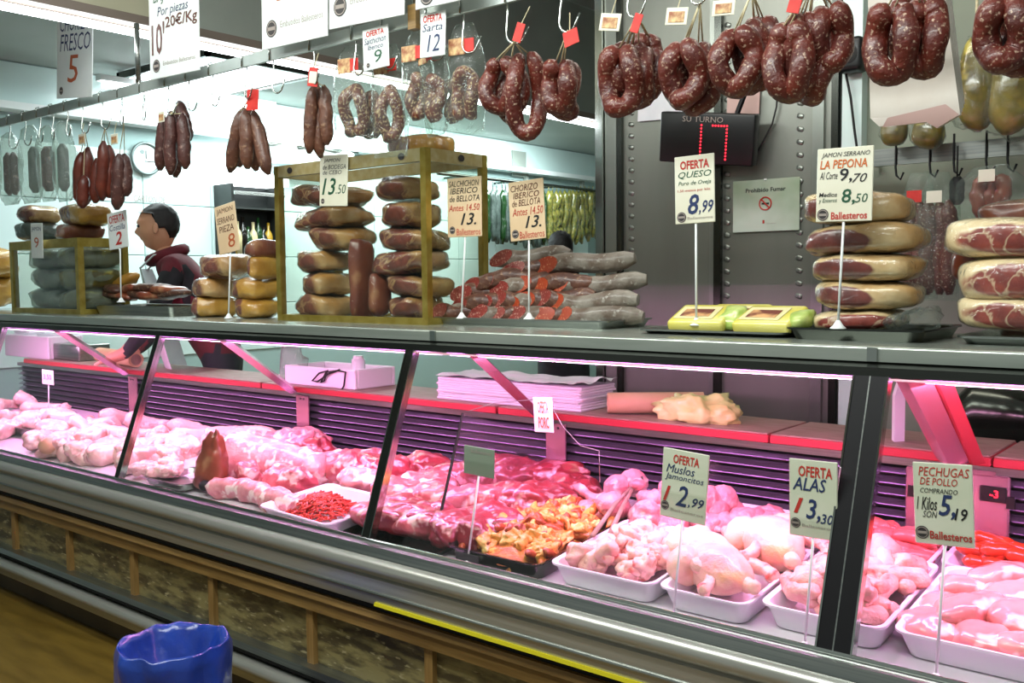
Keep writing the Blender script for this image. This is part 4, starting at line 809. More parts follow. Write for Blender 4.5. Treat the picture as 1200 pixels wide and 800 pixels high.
# --- big cut hams at the right end
steel_tray('steel_tray', 'steel tray under the big cut hams beside the la pepona stack', PY(1118, 394, 2.30).x, .05, 2.30, 2.66, ZS, .02)
for i, px in enumerate(((1114, 1290, 350, 390), (1110, 1300, 300, 352), (1098, 1310, 254, 302), (1105, 1250, 285, 330))):
    ham(px, 2.34 if i < 3 else 2.5, .26, 'ham_slice' if i < 3 else 'cured_brown', ['lowest big cut ham with a thick white fat edge', 'middle big cut ham with a thick white fat edge', 'top big cut ham with a thick white fat edge', 'dark ham piece wedged behind the big cut hams'][i], seed=i+70, e=.5, taper=0, film=i < 3, amp=.07)
t = ham((1136, 1260, 232, 262), 2.56, .2, 'cured_brown', 'dark wrapped ham lying behind the topmost big cut ham', seed=90)
# ================================================================== BACK WALL THINGS
TLp, TRp, BLp = PY(776, 139, 3.68), PY(868, 127, 3.68), PY(790, 192, 3.68)
t = thing('queue_display', 'black queue number display showing red 17 on the steel wall', 'display', PY(830, 162, 3.68), rot=(radians(10), .13, .1)); W_, H_ = .42, .21
link('case', rbox((W_, .06, H_), .008, 2), 'black_plastic', t); o = lettering(t, 'SU TURNO', (.25, .82, .68, .93), 'ink_pale', W_, H_); o.location = (0, -.032, -H_/2)
dot = MB(); n = 8; dot.add([(.0042*cos(2*pi*i/n), 0, .0042*sin(2*pi*i/n)) for i in range(n)], [tuple(range(n))]); dm = dot.mesh('dot', False); dm.materials.append(MATS['led_red'])
pts = [(-.02, .055-k*.0135) for k in range(11)] + [(.03+k*.0125, .055) for k in range(6)] + [(.0925, .055-k*.0135) for k in range(1, 11)]
for x, z in pts: link('led_dot', dm, None, t, (x, -.0315, z))
b = MB(); b.tube([(.1, .03, .08), (.13, .06, .2)], .012, 6); b.build('bracket', 'black_metal', t)
t = thing('no_smoking_sign', 'green and white prohibido fumar notice on the steel wall', 'notice', PY(897, 271, YS-.012), 0); W_, H_ = .295, .215
link('sheet', rbox((W_, .004, H_), .001, 1), 'sign_green', t, (0, 0, H_/2)); lettering(t, 'Prohibido Fumar', (.2, .76, .8, .84), 'ink_black', W_, H_, 0, .02)
b = MB(); b.tube([(.026*cos(q), -.004, .115+.026*sin(q)) for q in [2*pi*i/24 for i in range(25)]], .003, 5); b.build('prohibition_ring', 'ink_red', t); b = MB(); b.tube([(-.018, -.005, .133), (.018, -.005, .097)], .003, 5); b.build('prohibition_bar', 'ink_red', t)
b = MB(); b.box((0, -.003, .115), (.032, .002, .007)); b.build('cigarette', 'ink_black', t); b = MB(); b.box((-.008, -.003, .04), (.008, .002, .014)); b.build('crest', 'ink_red', t); lettering(t, 'Ayuntamiento', (.52, .13, .66, .16), 'ink_pale', W_, H_)
b = MB(); b.cyl((0, -.004, H_-.004), .006, .006, 8); b.build('pin', 'white_paint', t)
for px, m, lb in (((748, 800, 92, 137), 'paper', 'white sheet pinned on the steel wall beside the digital display'), ((852, 890, 108, 137), 'bag_pink', 'pinkish sheet pinned on the steel wall right above the display cable')):
    a = PY(px[0], px[2], YS-.01); e = PY(px[1], px[3], YS-.01); o = link('pinned_sheet', rbox((e.x-a.x, .003, a.z-e.z), .001, 1), m, None, (a+e)/2, (0, .04, 0)); tag(o, lb, 'paper')
b = MB(); b.tube([tuple(PY(x, y, YS-.02)) for x, y in ((912, 90), (910, 125), (905, 145), (893, 168), (882, 188))], .004, 6); tag(b.build('cable', 'black_rubber', None, True), 'thin black cable hanging from the digital display on the steel wall', 'cable')
b = MB(); b.tube([tuple(PY(x, y, YS-.05)) for x, y in ((990, 80), (997, 115), (1001, 150), (1004, 172), (1006, 260))], .005, 6); tag(b.build('cable', 'black_rubber', None, True), 'black cable running down the pale door jamb', 'cable')
c = PY(999, 65, YS-.06); t = thing('speaker', 'small black speaker on the pale door jamb', 'speaker', c); link('case', rbox((.1, .09, .13), .02, 3), 'black_plastic', t); b = MB(); b.lathe([(0, .004), (.03, .002), (.036, 0)], 18); o = b.build('cone', 'black_rubber', t, True); o.rotation_euler = (pi/2, 0, 0); o.location = (0, -.047, 0)
# paper bags hanging behind the sausages
c = PY(1068, 145, 2.62); t = thing('paper_bag_stack', 'thick stack of white paper bags hung behind the chorizo', 'paper bags', c)
pl = [PY(x, y, 2.62)-c for x, y in ((1018, -30), (1103, -40), (1125, 134), (1098, 150), (1085, 143), (1030, 148), (1019, 138))]
for k in range(4):
    b = MB(); v = [(p.x*(1-.02*k), k*.018+dy+.02*sin(p.z*9), p.z+.012*k) for dy in (0, .014) for p in pl]; n = len(pl)
    b.add(v, [tuple(range(n)), tuple(range(n, 2*n))[::-1]] + [(i, (i+1) % n, n+(i+1) % n, n+i) for i in range(n)]); b.build('bag', 'bag_white', t)
b = MB(); b.add([tuple(PY(x, y, 2.615)-c) for x, y in ((1040, 138), (1108, 122), (1124, 134), (1098, 150), (1085, 143), (1034, 149))], [(0, 1, 2, 3, 4, 5)]); b.build('fold', 'bag_pink', t)
b = MB(); b.tube([(0, .03, .55), (0, .03, .62)], .004, 6); b.build('string', 'string', t)
# olive wrapped hams hanging on the wall
for px, yaw, lb in (((1112, 1165, 40, 152), 0, 'olive plastic wrapped ham hanging next to the white paper bags'), ((1150, 1215, 30, 150), .3, 'olive plastic wrapped ham hanging behind the chorizo at the wall'), ((1025, 1062, 120, 168), .2, 'dark wrapped ham tip showing below the white paper bags'), ((1062, 1105, 125, 172), -.2, 'round dark wrapped ham tip below the fold of the white paper bags')):
    a = PY(px[0], px[2], 3.45); e = PY(px[1], px[3], 3.45); t = thing('hanging_ham', lb, 'ham', ((a.x+e.x)/2, 3.5, e.z), yaw); L_ = (a.z-e.z)/2; W_ = (e.x-a.x)/2
    link('meat', blob(L_, W_*1.05, W_*1.05, 20, 14, .9, .15, 7, px[0], .45), 'ham_plastic_olive', t, (0, 0, L_), (0, -pi/2, 0)); link('plastic_film', blob(L_*1.03, W_*1.12, W_*1.12, 20, 14, .9, .3, 11, px[0]+1, .4), 'film', t, (0, 0, L_), (0, -pi/2, 0))
    b = MB(); b.tube([(0, 0, 2*L_-.02), (0, 0, 2*L_+.25)], .005, 6); b.build('cord', 'string', t)
# low rail with hooks and bagged pieces on the back wall
za = PY(1020, 186, 3.6).z
t = thing('wall_rail', 'grey rail with small hooks along the back wall behind the hams', 'rail', (-.4, 3.6, za)); b = MB(); b.box((0, 0, 0), (1.95, .02, .06)); b.build('bar', 'steel', t)
for x in (-.9, -.3, .4):
    b = MB(); b.box((x, .11, 0), (.02, .22, .02)); b.build('bracket', 'steel', t)
for px in (1049, 1089, 1117, 1155, 1180):
    x = PY(px, 190, 3.58).x+.4; b = MB(); b.tube([(x, -.014, .06), (x, -.014, -.04), (x+.005, -.02, -.07), (x+.02, -.02, -.085), (x+.03, -.02, -.06)], .004, 6); b.build('hook', 'black_metal', t, True)
for i, (px, tp, bt, wp) in enumerate(((1075, 205, 350, 28), (1098, 205, 352, 30), (1160, 195, 262, 54))):
    a = PY(px, tp, 3.52); e = PY(px, bt, 3.52); s = ppm(a); L_ = (a-e).z; t = thing('bagged_sausage', ['bagged dark sausages hanging behind the serrano stack', 'longer bagged dark sausages hanging between the ham stacks', 'bagged dark red meat hanging behind the big cut hams'][i], 'sausage', e)
    for k in range(3):
        x = (k-1)*.035; b = MB(); b.tube([(x+.006*sin(j+k), .01*(k % 2), .02+L_*.75*j/9) for j in range(10)], [.01]+[.026*(1+.1*sin(j*2.2)) for j in range(8)]+[.008], 10); b.build('sausage', 'chorizo' if i < 2 else 'cured_brown', t, True)
    link('clear_bag', bagmesh(wp/s/.85+.04, L_*1.02, i+20, .05), 'bag', t)
    b = MB(); b.box((0, -.056, L_*.82), (.05, .002, .04)); b.build('sticker', 'red_tag' if i == 0 else 'card', t)
c = PY(1121, 240, 3.55); b = MB(); b.tube([(0, 0, k*.012) for k in range(9)], [.012, .022, .026, .024, .026, .024, .026, .022, .012], 10); b.tube([(0, 0, .09), (0, 0, .2)], .003, 5); o = b.build('knife_steel_handle', 'black_rubber', None, True); o.location = c; tag(o, 'dark ribbed handle hanging from the back wall rail', 'handle')
# ================================================================== ON THE CUTTING BOARDS
def open_box(name, label, x0, x1, y0, y1, z, h, m, wall=.018, cat='box'):
    t = thing(name, label, cat, ((x0+x1)/2, (y0+y1)/2, z)); hx, hy = (x1-x0)/2, (y1-y0)/2
    for s in (-1, 1):
        link('wall', rbox((2*hx, wall, h), .004, 1), m, t, (0, s*(hy-wall/2), h/2)); link('wall', rbox((wall, 2*hy-2*wall, h), .004, 1), m, t, (s*(hx-wall/2), 0, h/2))
    link('bottom', rbox((2*hx-2*wall, 2*hy-2*wall, wall), .004, 1), m, t, (0, 0, wall/2)); return t
YB = 2.74
fx0, fx1 = PY(334, 455, YB).x, PY(416, 455, YB).x; fy1 = min(2.98, PX(472, 430, fx1).y); fh = PY(416, 434, YB).z-ZB
open_box('foam_box', 'white foam box with a black cord hanging over its front', fx0, fx1, YB, fy1, ZB, fh, 'foam')
b = MB(); b.tube([tuple(PY(x, y, YB-.012)) for x, y in ((398, 433), (385, 438), (372, 447), (366, 446), (374, 437), (384, 434), (380, 446), (376, 448), (382, 436), (396, 434), (405, 436), (403, 452), (394, 467), (384, 476))], .004, 6); tag(b.build('power_cord', 'black_rubber', None, True), 'looped black cord draped over the white foam box', 'cord')
c = PY(345, 430, YB+.08); c.z = ZB+fh*.5; o = link('plastic_bag', blob(.06, .05, .13, 14, 10, .8, .5, 14, 2), 'bag_milky', None, c); tag(o, 'pale greenish plastic bag sticking out of the white foam box', 'plastic bag')
c = PY(420, 425, YB+.12); c.z = ZB+.03; t = thing('white_jar', 'small white jar standing inside the foam box', 'jar', c); b = MB(); b.lathe([(0, 0), (.03, 0), (.03, .09), (.0, .09)], 14); b.build('jar', 'white_plastic', t, auto=.6); b = MB(); b.lathe([(.0, .105), (.022, .105), (.024, .09), (0, .09)], 14); b.build('lid', 'white_paint', t, auto=.6)
# paper stack
px0, px1 = PY(511, 470, YB).x, PY(680, 470, YB).x; py1 = min(2.97, PX(742, 450, px1).y); ph = PY(680, 455, YB).z-ZB
t = thing('paper_stack', 'thick stack of white wrapping paper with ruffled top sheets', 'paper', ((px0+px1)/2, (YB+py1)/2, ZB)); n = 9
for k in range(n):
    link('paper_bundle', rbox((px1-px0-.01*(k % 2), py1-YB-.008*(k % 3), ph/n*.96), .003, 1), 'paper', t, (.003*sin(k*2), .003*cos(k*3), ph*(k+.5)/n))
b = MB(); b.grid(lambda u, v: ((u-.5)*(px1-px0)*1.02, (v-.5)*(py1-YB), ph+.006+.018*abs(noise.noise(Vector((u*5, v*4, 1.3))))+.05*max(0, u-.75)*abs(sin(u*30+v*6))), 40, 16); b.build('top_sheet', 'paper', t, True)
# cardboard tubes / rolls
def roll(label, p0, p1, r, m='paper_roll'):
    p0, p1 = Vector(p0), Vector(p1); t = thing('paper_roll', label, 'paper roll', (p0.x, p0.y, p0.z-r)); d = p1-p0; o_ = Vector((0, 0, r))
    v, f = sweep([o_, o_+d], r, 20, False); v2, f2 = sweep([o_, o_+d], r*.72, 20, False); b = MB(); b.add(v, f); b.add(v2, f2)
    b.add(v[:20]+v2[:20], [(i, (i+1) % 20, 20+(i+1) % 20, 20+i) for i in range(20)]); b.add(v[20:]+v2[20:], [(i, (i+1) % 20, 20+(i+1) % 20, 20+i) for i in range(20)]); b.build('tube', m, t, auto=.8)
    d.normalize(); b = MB(); b.tube([o_+d*.004, o_+(p1-p0)-d*.004], r*.74, 16); b.build('core', 'board_top', t, auto=.8)
rp = PY(712, 486, 2.76); roll('tan paper roll lying on the board beside the yellow bag', (rp.x, 2.76, ZB+.04), (rp.x+.26, 2.96, ZB+.04), .036)
c = PY(815, 490, 2.80); c.z = ZB+.028
def crumple(q, p): return q*(1+.25*noise.noise(q*22)+.1*noise.noise(q*60))
o = link('yellow_bag', blob(.13, .075, .05, 44, 28, .9, .32, 22, 5, fn=crumple, rough_=1.5), 'yellow_bag', None, (c.x, 2.82, ZB+.03)); tag(o, 'crumpled pale yellow plastic bag on the red edged board', 'plastic bag')
rp = PY(160, 433, 2.76); roll('cream paper roll lying on the board behind the pale pieces', (rp.x, 2.76, ZB+.045), (rp.x-.55, 2.84, ZB+.045), .042)
bx0, bx1 = PY(6, 415, YB).x, PY(57, 415, YB).x; open_box('white_box', 'plain white box on the board at the counter end', bx0, bx1, YB, 2.96, ZB, .14, 'foam')
c = PY(24, 396, 2.8); o = link('small_carton', rbox((.2, .12, .1), .01, 1), 'foam', None, (c.x, 2.86, ZB+.19)); tag(o, 'small white carton standing on the plain white box', 'carton')
c = PY(100, 410, 2.8); t = link('steel_scale_plate', rbox((.45, .2, .10), .01, 2), 'steel', None, (c.x-.25, 2.87, ZB+.05)); tag(t, 'grey steel scale base on the board between box and strut', 'scale')
c = PY(1050, 500, 2.78); t = thing('white_bracket', 'white plastic arm standing on the board beside the red strut', 'bracket', (c.x, 2.80, ZB)); b = MB(); b.tube([(0, 0, 0), (0, .0, .13), (.012, .02, .2), (.03, .05, .25)], [.03, .03, .026, .012], 4, flat=.6); b.build('arm', 'white_plastic', t)
# purple lit things behind the boards on the right: dark machine in the staff aisle
c = PY(1170, 470, 3.4); t = thing('slicer_machine', 'dark slicing machine standing behind the board in the aisle', 'machine', (c.x, 3.42, .09)); link('stand', rbox((.5, .4, .8), .02, 1), 'dark_shelf', t, (0, 0, .4)); b = MB(); b.tube([(-.2, 0, .8), (-.05, 0, .9), (.25, 0, .88)], [.05, .12, .05], 10); b.build('body', 'dark_chrome', t, True)
# ================================================================== MEAT IN THE DISPLAY
def piece(name, me, m, px, py, lift, rot, label, cat, group=None, sc=1, dz=0):
    p = PD(px, py, lift); o = bpy.data.objects.new(name, me); COL.objects.link(o)
    if not me.materials: me.materials.append(MATS[m])
    s_ = sc if isinstance(sc, (int, float)) else max(sc); ca, sa = abs(cos(rot[2])), abs(sin(rot[2]))
    ext = s_*(max(abs(v.co.x) for v in me.vertices)*sa + max(abs(v.co.y) for v in me.vertices)*ca)
    if p.y-ext < 1.985: y_ = 1.985+ext; p = Vector((p.x-.6*(y_-p.y), y_, zdeck(y_)+lift))
    o.location = p + Vector((0, 0, dz)); o.rotation_euler = rot; o.scale = (sc, sc, sc) if isinstance(sc, (int, float)) else sc
    return tag(o, label, cat, group)
def limb(L, r0, r1, seed, curve=.1, n=18, seg=16, knob=1.25):
    b = MB(); rr = random.Random(seed); pts = []; rad = []
    for k in range(n+1):
        t = k/n; pts.append((L*(t-.5), curve*L*sin(pi*t)*.5, .006*sin(4*t+seed))); r = r0+(r1-r0)*t**.8; r *= 1+.07*noise.noise(Vector((t*6, seed, 0)))
        if k == 0: r *= .35
        if k == 1: r *= .8
        if k == n-1: r *= knob
        if k == n: r *= .5*knob
        rad.append(r)
    b.tube(pts, rad, seg); me = b.mesh('limb')
    for v in me.vertices: v.co *= 1+.16*noise.noise(v.co*26+Vector((seed, 0, 0)))+.10*(1-2*abs(noise.noise(v.co*45+Vector((0, seed, 0)))))
    return me
def drum(seed):   # chicken drumstick: fat end, thin end with knob
    b = MB(); rad = [.012, .030, .038, .040, .036, .028, .02, .015, .013, .013, .017, .016, .006]; n = len(rad)
    b.tube([(.15*(k/(n-1)-.4), .008*sin(k*.5), .006*cos(k*.4)) for k in range(n)], rad, 14); me = b.mesh('drum')
    for v in me.vertices: v.co *= 1+.16*noise.noise(v.co*28+Vector((seed, 2, 0)))+.07*noise.noise(v.co*70)
    return me
def chunk(a, b_, c, seed, amp=.35, fr=14, e=.9): return blob(a, b_, c, 34, 22, e, amp, fr*1.5, seed, rough_=1.6)
def white_tray(label, x0, x1, y0, y1, h=.06, lift=0, yaw=0, m='white_plastic', name='white_tray'):
    t = steel_tray(name, label, x0, x1, y0, y1, 0, h, m, .022, wall=.006); y = (y0+y1)/2; t.location.z = zdeck(y)+lift+.004; t.rotation_euler = (math.atan(.1), 0, yaw); return t
R = RND.uniform
# ---- bay with pale pieces at the far end
PAL = [limb(.26, .05, .022, i, .25) for i in range(4)] + [chunk(.10, .065, .045, i, .35, 12) for i in range(4)]
far = [(8, 470), (30, 468), (52, 474), (15, 484), (40, 488), (70, 486), (0, 500), (62, 500), (92, 498), (120, 492), (150, 488), (175, 490), (30, 518), (50, 528), (78, 512), (105, 508), (132, 505), (160, 505), (185, 505), (70, 535), (98, 528), (125, 524), (150, 522), (175, 520), (200, 512), (95, 546), (120, 540), (148, 538), (172, 532), (195, 528), (130, 552), (215, 518), (235, 508), (255, 512), (228, 500), (270, 505)]
for i, (px, py) in enumerate(far):
    k = i % 8; cnt = PD(px, py, .045)
    piece('pale_meat_piece', PAL[k], 'pork_pale', px, py+4, .045, (R(-.3, .3), R(-.25, .25), R(-.9, .9) + (.5 if i % 3 else 2.4)), 'long pale pink pork limb in the heap at the counter end' if k < 4 else 'rounded pale pink meat piece in the heap at the counter end', 'meat', 'pale limbs in the end heap' if k < 4 else 'rounded pale pieces in the end heap', R(.85, 1.15))
steel_tray('steel_tray', 'shallow steel tray at the edge of the pale heap beside the dark cured piece', PD(152, 565, .03).x, PD(214, 572, .03).x, 1.99, 2.24, zdeck(2.1)+.004, .03)
for i, (px, py) in enumerate(((172, 548), (190, 552), (205, 548), (160, 552), (196, 542))):
    piece('pale_meat_piece', PAL[4+i % 4], 'red_pork', px, py, .045, (R(-.3, .3), 0, R(0, 3)), 'reddish pale piece in the shallow steel tray', 'meat', 'reddish pieces in the shallow tray', .55)
steel_tray('steel_tray', 'steel tray under the pale pieces by the tiny white tag', PD(-40, 500, .03).x, PD(62, 505, .03).x, 2.18, 2.5, zdeck(2.3)+.004, .04)
card('price_sign', 'tiny white tag on a thin stalk among the far pale pieces', ((50, 434), (63, 433), (63, 450), (50, 451)), 2.4, [('3,50', (.15, .3, .85, .7), 'ink_blue')], 'card_white', Vector((PY(57, 495, 2.4).x, 2.4, zdeck(2.4)+.004)))
p = PD(57, 522, .07); o = link('bone_ball', blob(.045, .045, .04, 16, 10, 1, .1, 10, 2), 'bone', None, p); tag(o, 'round tan bone end in the pale heap', 'bone'); p = PD(75, 492, .05); o = link('white_block', rbox((.12, .08, .07), .008, 2), 'foam', None, p, (0, 0, .2)); tag(o, 'small white block standing in the pale heap', 'block')
# ---- standing cured piece, pork leg, rolled pieces
def wedge(q, p):
    t = (p.z+1)/2; k = 1-.62*t**1.4; return Vector((q.x*k + .02*t, q.y*k, q.z))
p = PD(236, 580, 0); t = thing('cured_shank', 'dark brown cured shank standing upright in the case', 'ham', (p.x, p.y+.05, zdeck(p.y+.05)+.002)); link('meat', blob(.068, .06, .118, 32, 26, .85, .30, 16, 3, fn=wedge, rough_=1), 'cured_brown', t, (0, 0, .115), (0, .06, .2)); o = link('bone', blob(.022, .022, .02, 14, 8, 1, .1, 10), 'black_rubber', t, (.03, -.055, .035))
LEG = limb(.52, .13, .055, 3, .2, 16, 18, 1.1)
piece('pork_joint', LEG, 'pork', 318, 545, .07, (0, 0, .12), 'big pale pork leg lying behind the rolled cuts', 'meat')
for i, (px, py, a, b_, c_, m, lb) in enumerate(((352, 520, .16, .09, .06, 'pork', 'pork cut with a dark red edge behind the big pork leg'), (292, 556, .06, .045, .05, 'red_pork', 'small dark pink lump leaning on the big pork leg'), (338, 562, .10, .06, .05, 'red_pork', 'folded pinkish red cut in front of the big pork leg'), (408, 548, .12, .08, .06, 'red_pork', 'rounded salmon red cut beside the big pork leg'), (440, 545, .10, .07, .055, 'red_pork', 'second rounded salmon red cut beside the glass post'), (372, 528, .08, .05, .05, 'beef', 'dark red meat end against the louvres'), (300, 515, .14, .08, .05, 'pork_pale', 'flat pale cut against the louvres'), (425, 562, .09, .06, .04, 'pork', 'pink cut behind the mince tray'))):
    piece('meat_cut', chunk(a, b_, c_, i+20), m, px, py, .06, (0, 0, R(-.3, .3)), lb, 'meat')
for i, (px, py, yw) in enumerate(((262, 580, .15), (290, 588, -.15), (325, 592, .1))):
    piece('pork_roll', limb(.22, .042, .034, i+30, .1), 'pork', px, py, .04, (0, 0, yw), ['pale pork roll lying next to the cured shank', 'middle pale pork roll between shank and mince tray', 'pork roll half under the mince tray edge'][i], 'meat')
# ---- mince tray
tx, ty = -2.54, 2.10
t = white_tray('white tray with a heap of bright red mince', tx-.21, tx+.2, ty-.15, ty+.15, .05, .0, -.08)
b = MB(); rr = random.Random(4)
for k in range(420):
    rad = rr.random()**.6; q = rr.uniform(0, 2*pi); x = -.055+.13*rad*cos(q); y = .10*rad*sin(q); z = .012+.055*(1-rad*rad); a = rr.uniform(0, 2*pi); L_ = rr.uniform(.012, .03); dz = rr.uniform(-.006, .006)
    b.tube([(x-L_*cos(a), y-L_*sin(a), z-dz-.003), (x, y, z+.002), (x+L_*cos(a+.4), y+L_*sin(a+.4), z+dz-.003)], [.0028, .0034, .0028], 5)
o = b.build('minced_meat', 'mince', None, True); o.location = t.location; o.rotation_euler = t.rotation_euler; tag(o, 'heap of bright red minced meat in the white tray', 'minced meat', kind='stuff')
# ---- red meat
RM = [(455, 556, .14, .09, .06, 'beef'), (498, 552, .13, .09, .06, 'beef'), (470, 580, .12, .08, .05, 'red_pork'), (505, 572, .11, .08, .05, 'red_pork'), (480, 600, .10, .08, .045, 'beef'), (450, 622, .09, .07, .04, 'beef'), (478, 628, .10, .07, .045, 'red_pork'), (505, 610, .10, .07, .05, 'beef'), (525, 632, .09, .06, .04, 'beef'), (432, 612, .08, .06, .035, 'red_pork'), (545, 560, .13, .09, .06, 'beef'), (590, 556, .17, .09, .065, 'beef'), (640, 562, .15, .08, .06, 'beef'), (560, 592, .13, .09, .06, 'red_pork'), (605, 590, .15, .09, .06, 'beef'), (545, 622, .12, .07, .05, 'beef'), (640, 585, .12, .07, .05, 'beef'), (575, 612, .12, .07, .05, 'beef'), (670, 575, .12, .07, .05, 'beef'), (515, 590, .1, .07, .06, 'red_pork')]
for i, (px, py, a, b_, c_, m) in enumerate(RM):
    piece('red_meat_cut', chunk(a, b_, c_, i+40, .28, 10, .8), m, px, py, .055, (R(-.1, .1), R(-.1, .1), R(-.35, .35)), 'glossy dark red meat cut around the acrylic divider' if m == 'beef' else 'lighter pinkish red meat cut around the acrylic divider', 'meat', 'dark red cuts by the divider' if m == 'beef' else 'pinkish red cuts by the divider')
steel_tray('steel_tray', 'dark steel tray edge under the red meat', -2.35, -1.93, 1.975, 2.45, zdeck(2.2)+.003, .02, 'dark_chrome').rotation_euler = (math.atan(.1), 0, 0)
# ---- orange marinated pieces
o = steel_tray('steel_tray', 'steel tray under the orange marinated pieces', -1.90, -1.555, 1.99, 2.52, zdeck(2.25)+.004, .05, 'dark_chrome'); o.rotation_euler = (math.atan(.1), 0, 0)
MAR = [chunk(.032, .02, .014, i, .6, 30) for i in range(4)] + [limb(.07, .012, .009, i, .5, 8, 8, 1) for i in range(2)]
for i in range(170):
    u, v = R(-.125, .125), R(-.2, .215); y = 2.255+v; hh = .03+.055*(1-(u/.16)**2)*(1-(v/.28)**2)*R(.75, 1.0)
    o = bpy.data.objects.new('marinated_piece', MAR[i % 6]); COL.objects.link(o)
    if not MAR[i % 6].materials: MAR[i % 6].materials.append(MATS[('marinade', 'marinade_yellow', 'marinade_dark', 'marinade_yellow', 'marinade', 'marinade_dark')[i % 6]])
    o.location = (-1.728+u, y, zdeck(y)+hh); o.rotation_euler = (R(-.6, .6), R(-.6, .6), R(0, 6.28)); s = R(.9, 1.4); o.scale = (s, s, s)
    tag(o, 'small orange marinated meat piece heaped in the steel tray', 'meat piece', 'orange marinated pieces')
b = MB(); b.add(*[x for x in (lambda me: ([tuple(v.co) for v in me.vertices], [tuple(p.vertices) for p in me.polygons]))(blob(.15, .24, .055, 26, 16, 1, .2, 14, 9))])
o = b.build('marinated_heap', 'marinade', None, True); o.location = (-1.728, 2.255, zdeck(2.255)+.0); tag(o, 'orange marinated shreds filling the tray under the bigger pieces', 'marinated meat', kind='stuff')
g0 = PD(748, 562, .13); g1 = PD(694, 628, .075); g2 = PD(712, 632, .075)
t = thing('serving_tongs', 'brown handled tongs lying on the orange marinated pieces', 'tongs', g1)
for q in (g1, g2): b = MB(); b.tube([q-g1, (q-g1)*.5+(g0-g1)*.5+Vector((0, 0, .012)), g0-g1], [.009, .007, .006], 6, flat=.5); b.build('arm', 'board_top', t, True)
b = MB(); b.tube([g0-g1-Vector((.01, 0, 0)), g0-g1+Vector((.012, .01, .004))], .009, 8); b.build('hinge', 'steel', t, True)
# ---- chicken thighs at the back
white_tray('white tray of chicken thighs against the louvres', -1.62, -1.0, 2.50, 2.70, .05)
DR = [drum(i) for i in range(4)] + [chunk(.055, .045, .035, i, .3, 18) for i in range(3)]
for i, (px, py, l) in enumerate(((722, 575, .09), (742, 566, .12), (705, 586, .07), (733, 600, .06), (768, 590, .09), (692, 603, .05), (757, 606, .07), (800, 600, .07), (842, 588, .09), (862, 600, .07), (828, 603, .07), (880, 612, .06), (850, 616, .05), (785, 615, .05), (815, 590, .1), (770, 612, .05), (720, 590, .09), (795, 582, .1), (905, 612, .05), (830, 612, .06))):
    k = i % 7; piece('chicken_drumstick' if k < 4 else 'chicken_thigh', DR[k], 'chicken_thigh', px, py, l, (R(-.5, .5), R(-.5, .5), R(-1, 1)+(0 if i % 2 else 2.6)), 'pink chicken drumstick in the heap against the louvres' if k < 4 else 'rounded pink chicken thigh in the heap against the louvres', 'chicken', 'drumsticks against the louvres' if k < 4 else 'thighs against the louvres', R(1.0, 1.25))
# ---- front row trays
white_tray('white tray of small chicken pieces beside the orange marinated pieces', -1.535, -1.215, 2.005, 2.40)
SM = [chunk(.035, .025, .022, i, .5, 26) for i in range(4)] + [limb(.09, .018, .011, i, .4) for i in range(3)]
for i in range(46):
    u, v = R(-.105, .105), R(-.13, .14); y = 2.2+v
    o = bpy.data.objects.new('chicken_piece', SM[i % 7]); COL.objects.link(o); (SM[i % 7].materials or SM[i % 7].materials.append(MATS['wing']))
    o.location = (-1.375+u, y, zdeck(y)+.045+.035*(1-(u/.15)**2)*R(.4, 1)); o.rotation_euler = (R(-.6, .6), R(-.6, .6), R(0, 6.28)); s = R(1, 1.35); o.scale = (s,)*3
    tag(o, 'small pale chicken piece heaped in the tray beside the marinated pieces', 'chicken', 'small chicken pieces')
white_tray('white tray holding the whole chickens at the muslos sign', -1.205, -.965, 2.01, 2.42)
def whole_chicken(px, py, yaw, sc, label):
    p = PD(px, py, .07); t = thing('whole_chicken', label, 'chicken', (p.x, p.y, p.z-.05), 0, rot=(0, 0, yaw)); t.scale = (sc,)*3
    link('carcass', blob(.13, .085, .07, 28, 18, .95, .15, 9, px, .25), 'chicken', t, (.02, 0, .06))
    for s in (-1, 1):
        link('leg', drum(px+s), 'chicken', t, (-.07, s*.06, .055), (.2*s, .15, pi-s*.25), 1.35); link('wing', limb(.12, .022, .014, px+s, .6), 'wing', t, (.05, s*.085, .06), (0, .2, .3*s), 1)
    link('neck', limb(.07, .022, .014, 3, .3), 'chicken', t, (.15, 0, .06))
whole_chicken(838, 668, -.55, .95, 'whole pale chicken with its drumstick crossing the tray front'); whole_chicken(905, 640, -.9, 1.05, 'second whole chicken lying behind the one with the crossing drumstick')
whole_chicken(820, 640, -.3, .8, 'chicken half hidden behind the muslos sign stalk')
white_tray('white tray of chicken wings behind the black post', -.952, -.668, 2.04, 2.46)
WG = [limb(.14, .024, .014, i, .55) for i in range(4)] + [drum(9), chunk(.05, .035, .025, 5, .4, 20)]
for i in range(40):
    u, v = R(-.085, .085), R(-.14, .15); y = 2.25+v
    o = bpy.data.objects.new('chicken_wing', WG[i % 6]); COL.objects.link(o); (WG[i % 6].materials or WG[i % 6].materials.append(MATS['wing']))
    o.location = (-.81+u, y, zdeck(y)+.045+.045*(1-(u/.14)**2)*R(.4, 1)); o.rotation_euler = (R(-.5, .5), R(-.4, .4), R(0, 6.28)); s = R(.9, 1.15); o.scale = (s,)*3
    tag(o, 'pale chicken wing heaped in the tray behind the black post', 'chicken wing', 'chicken wings')
white_tray('white tray of chicken breasts at the pechugas sign', -.655, -.28, 2.05, 2.47)
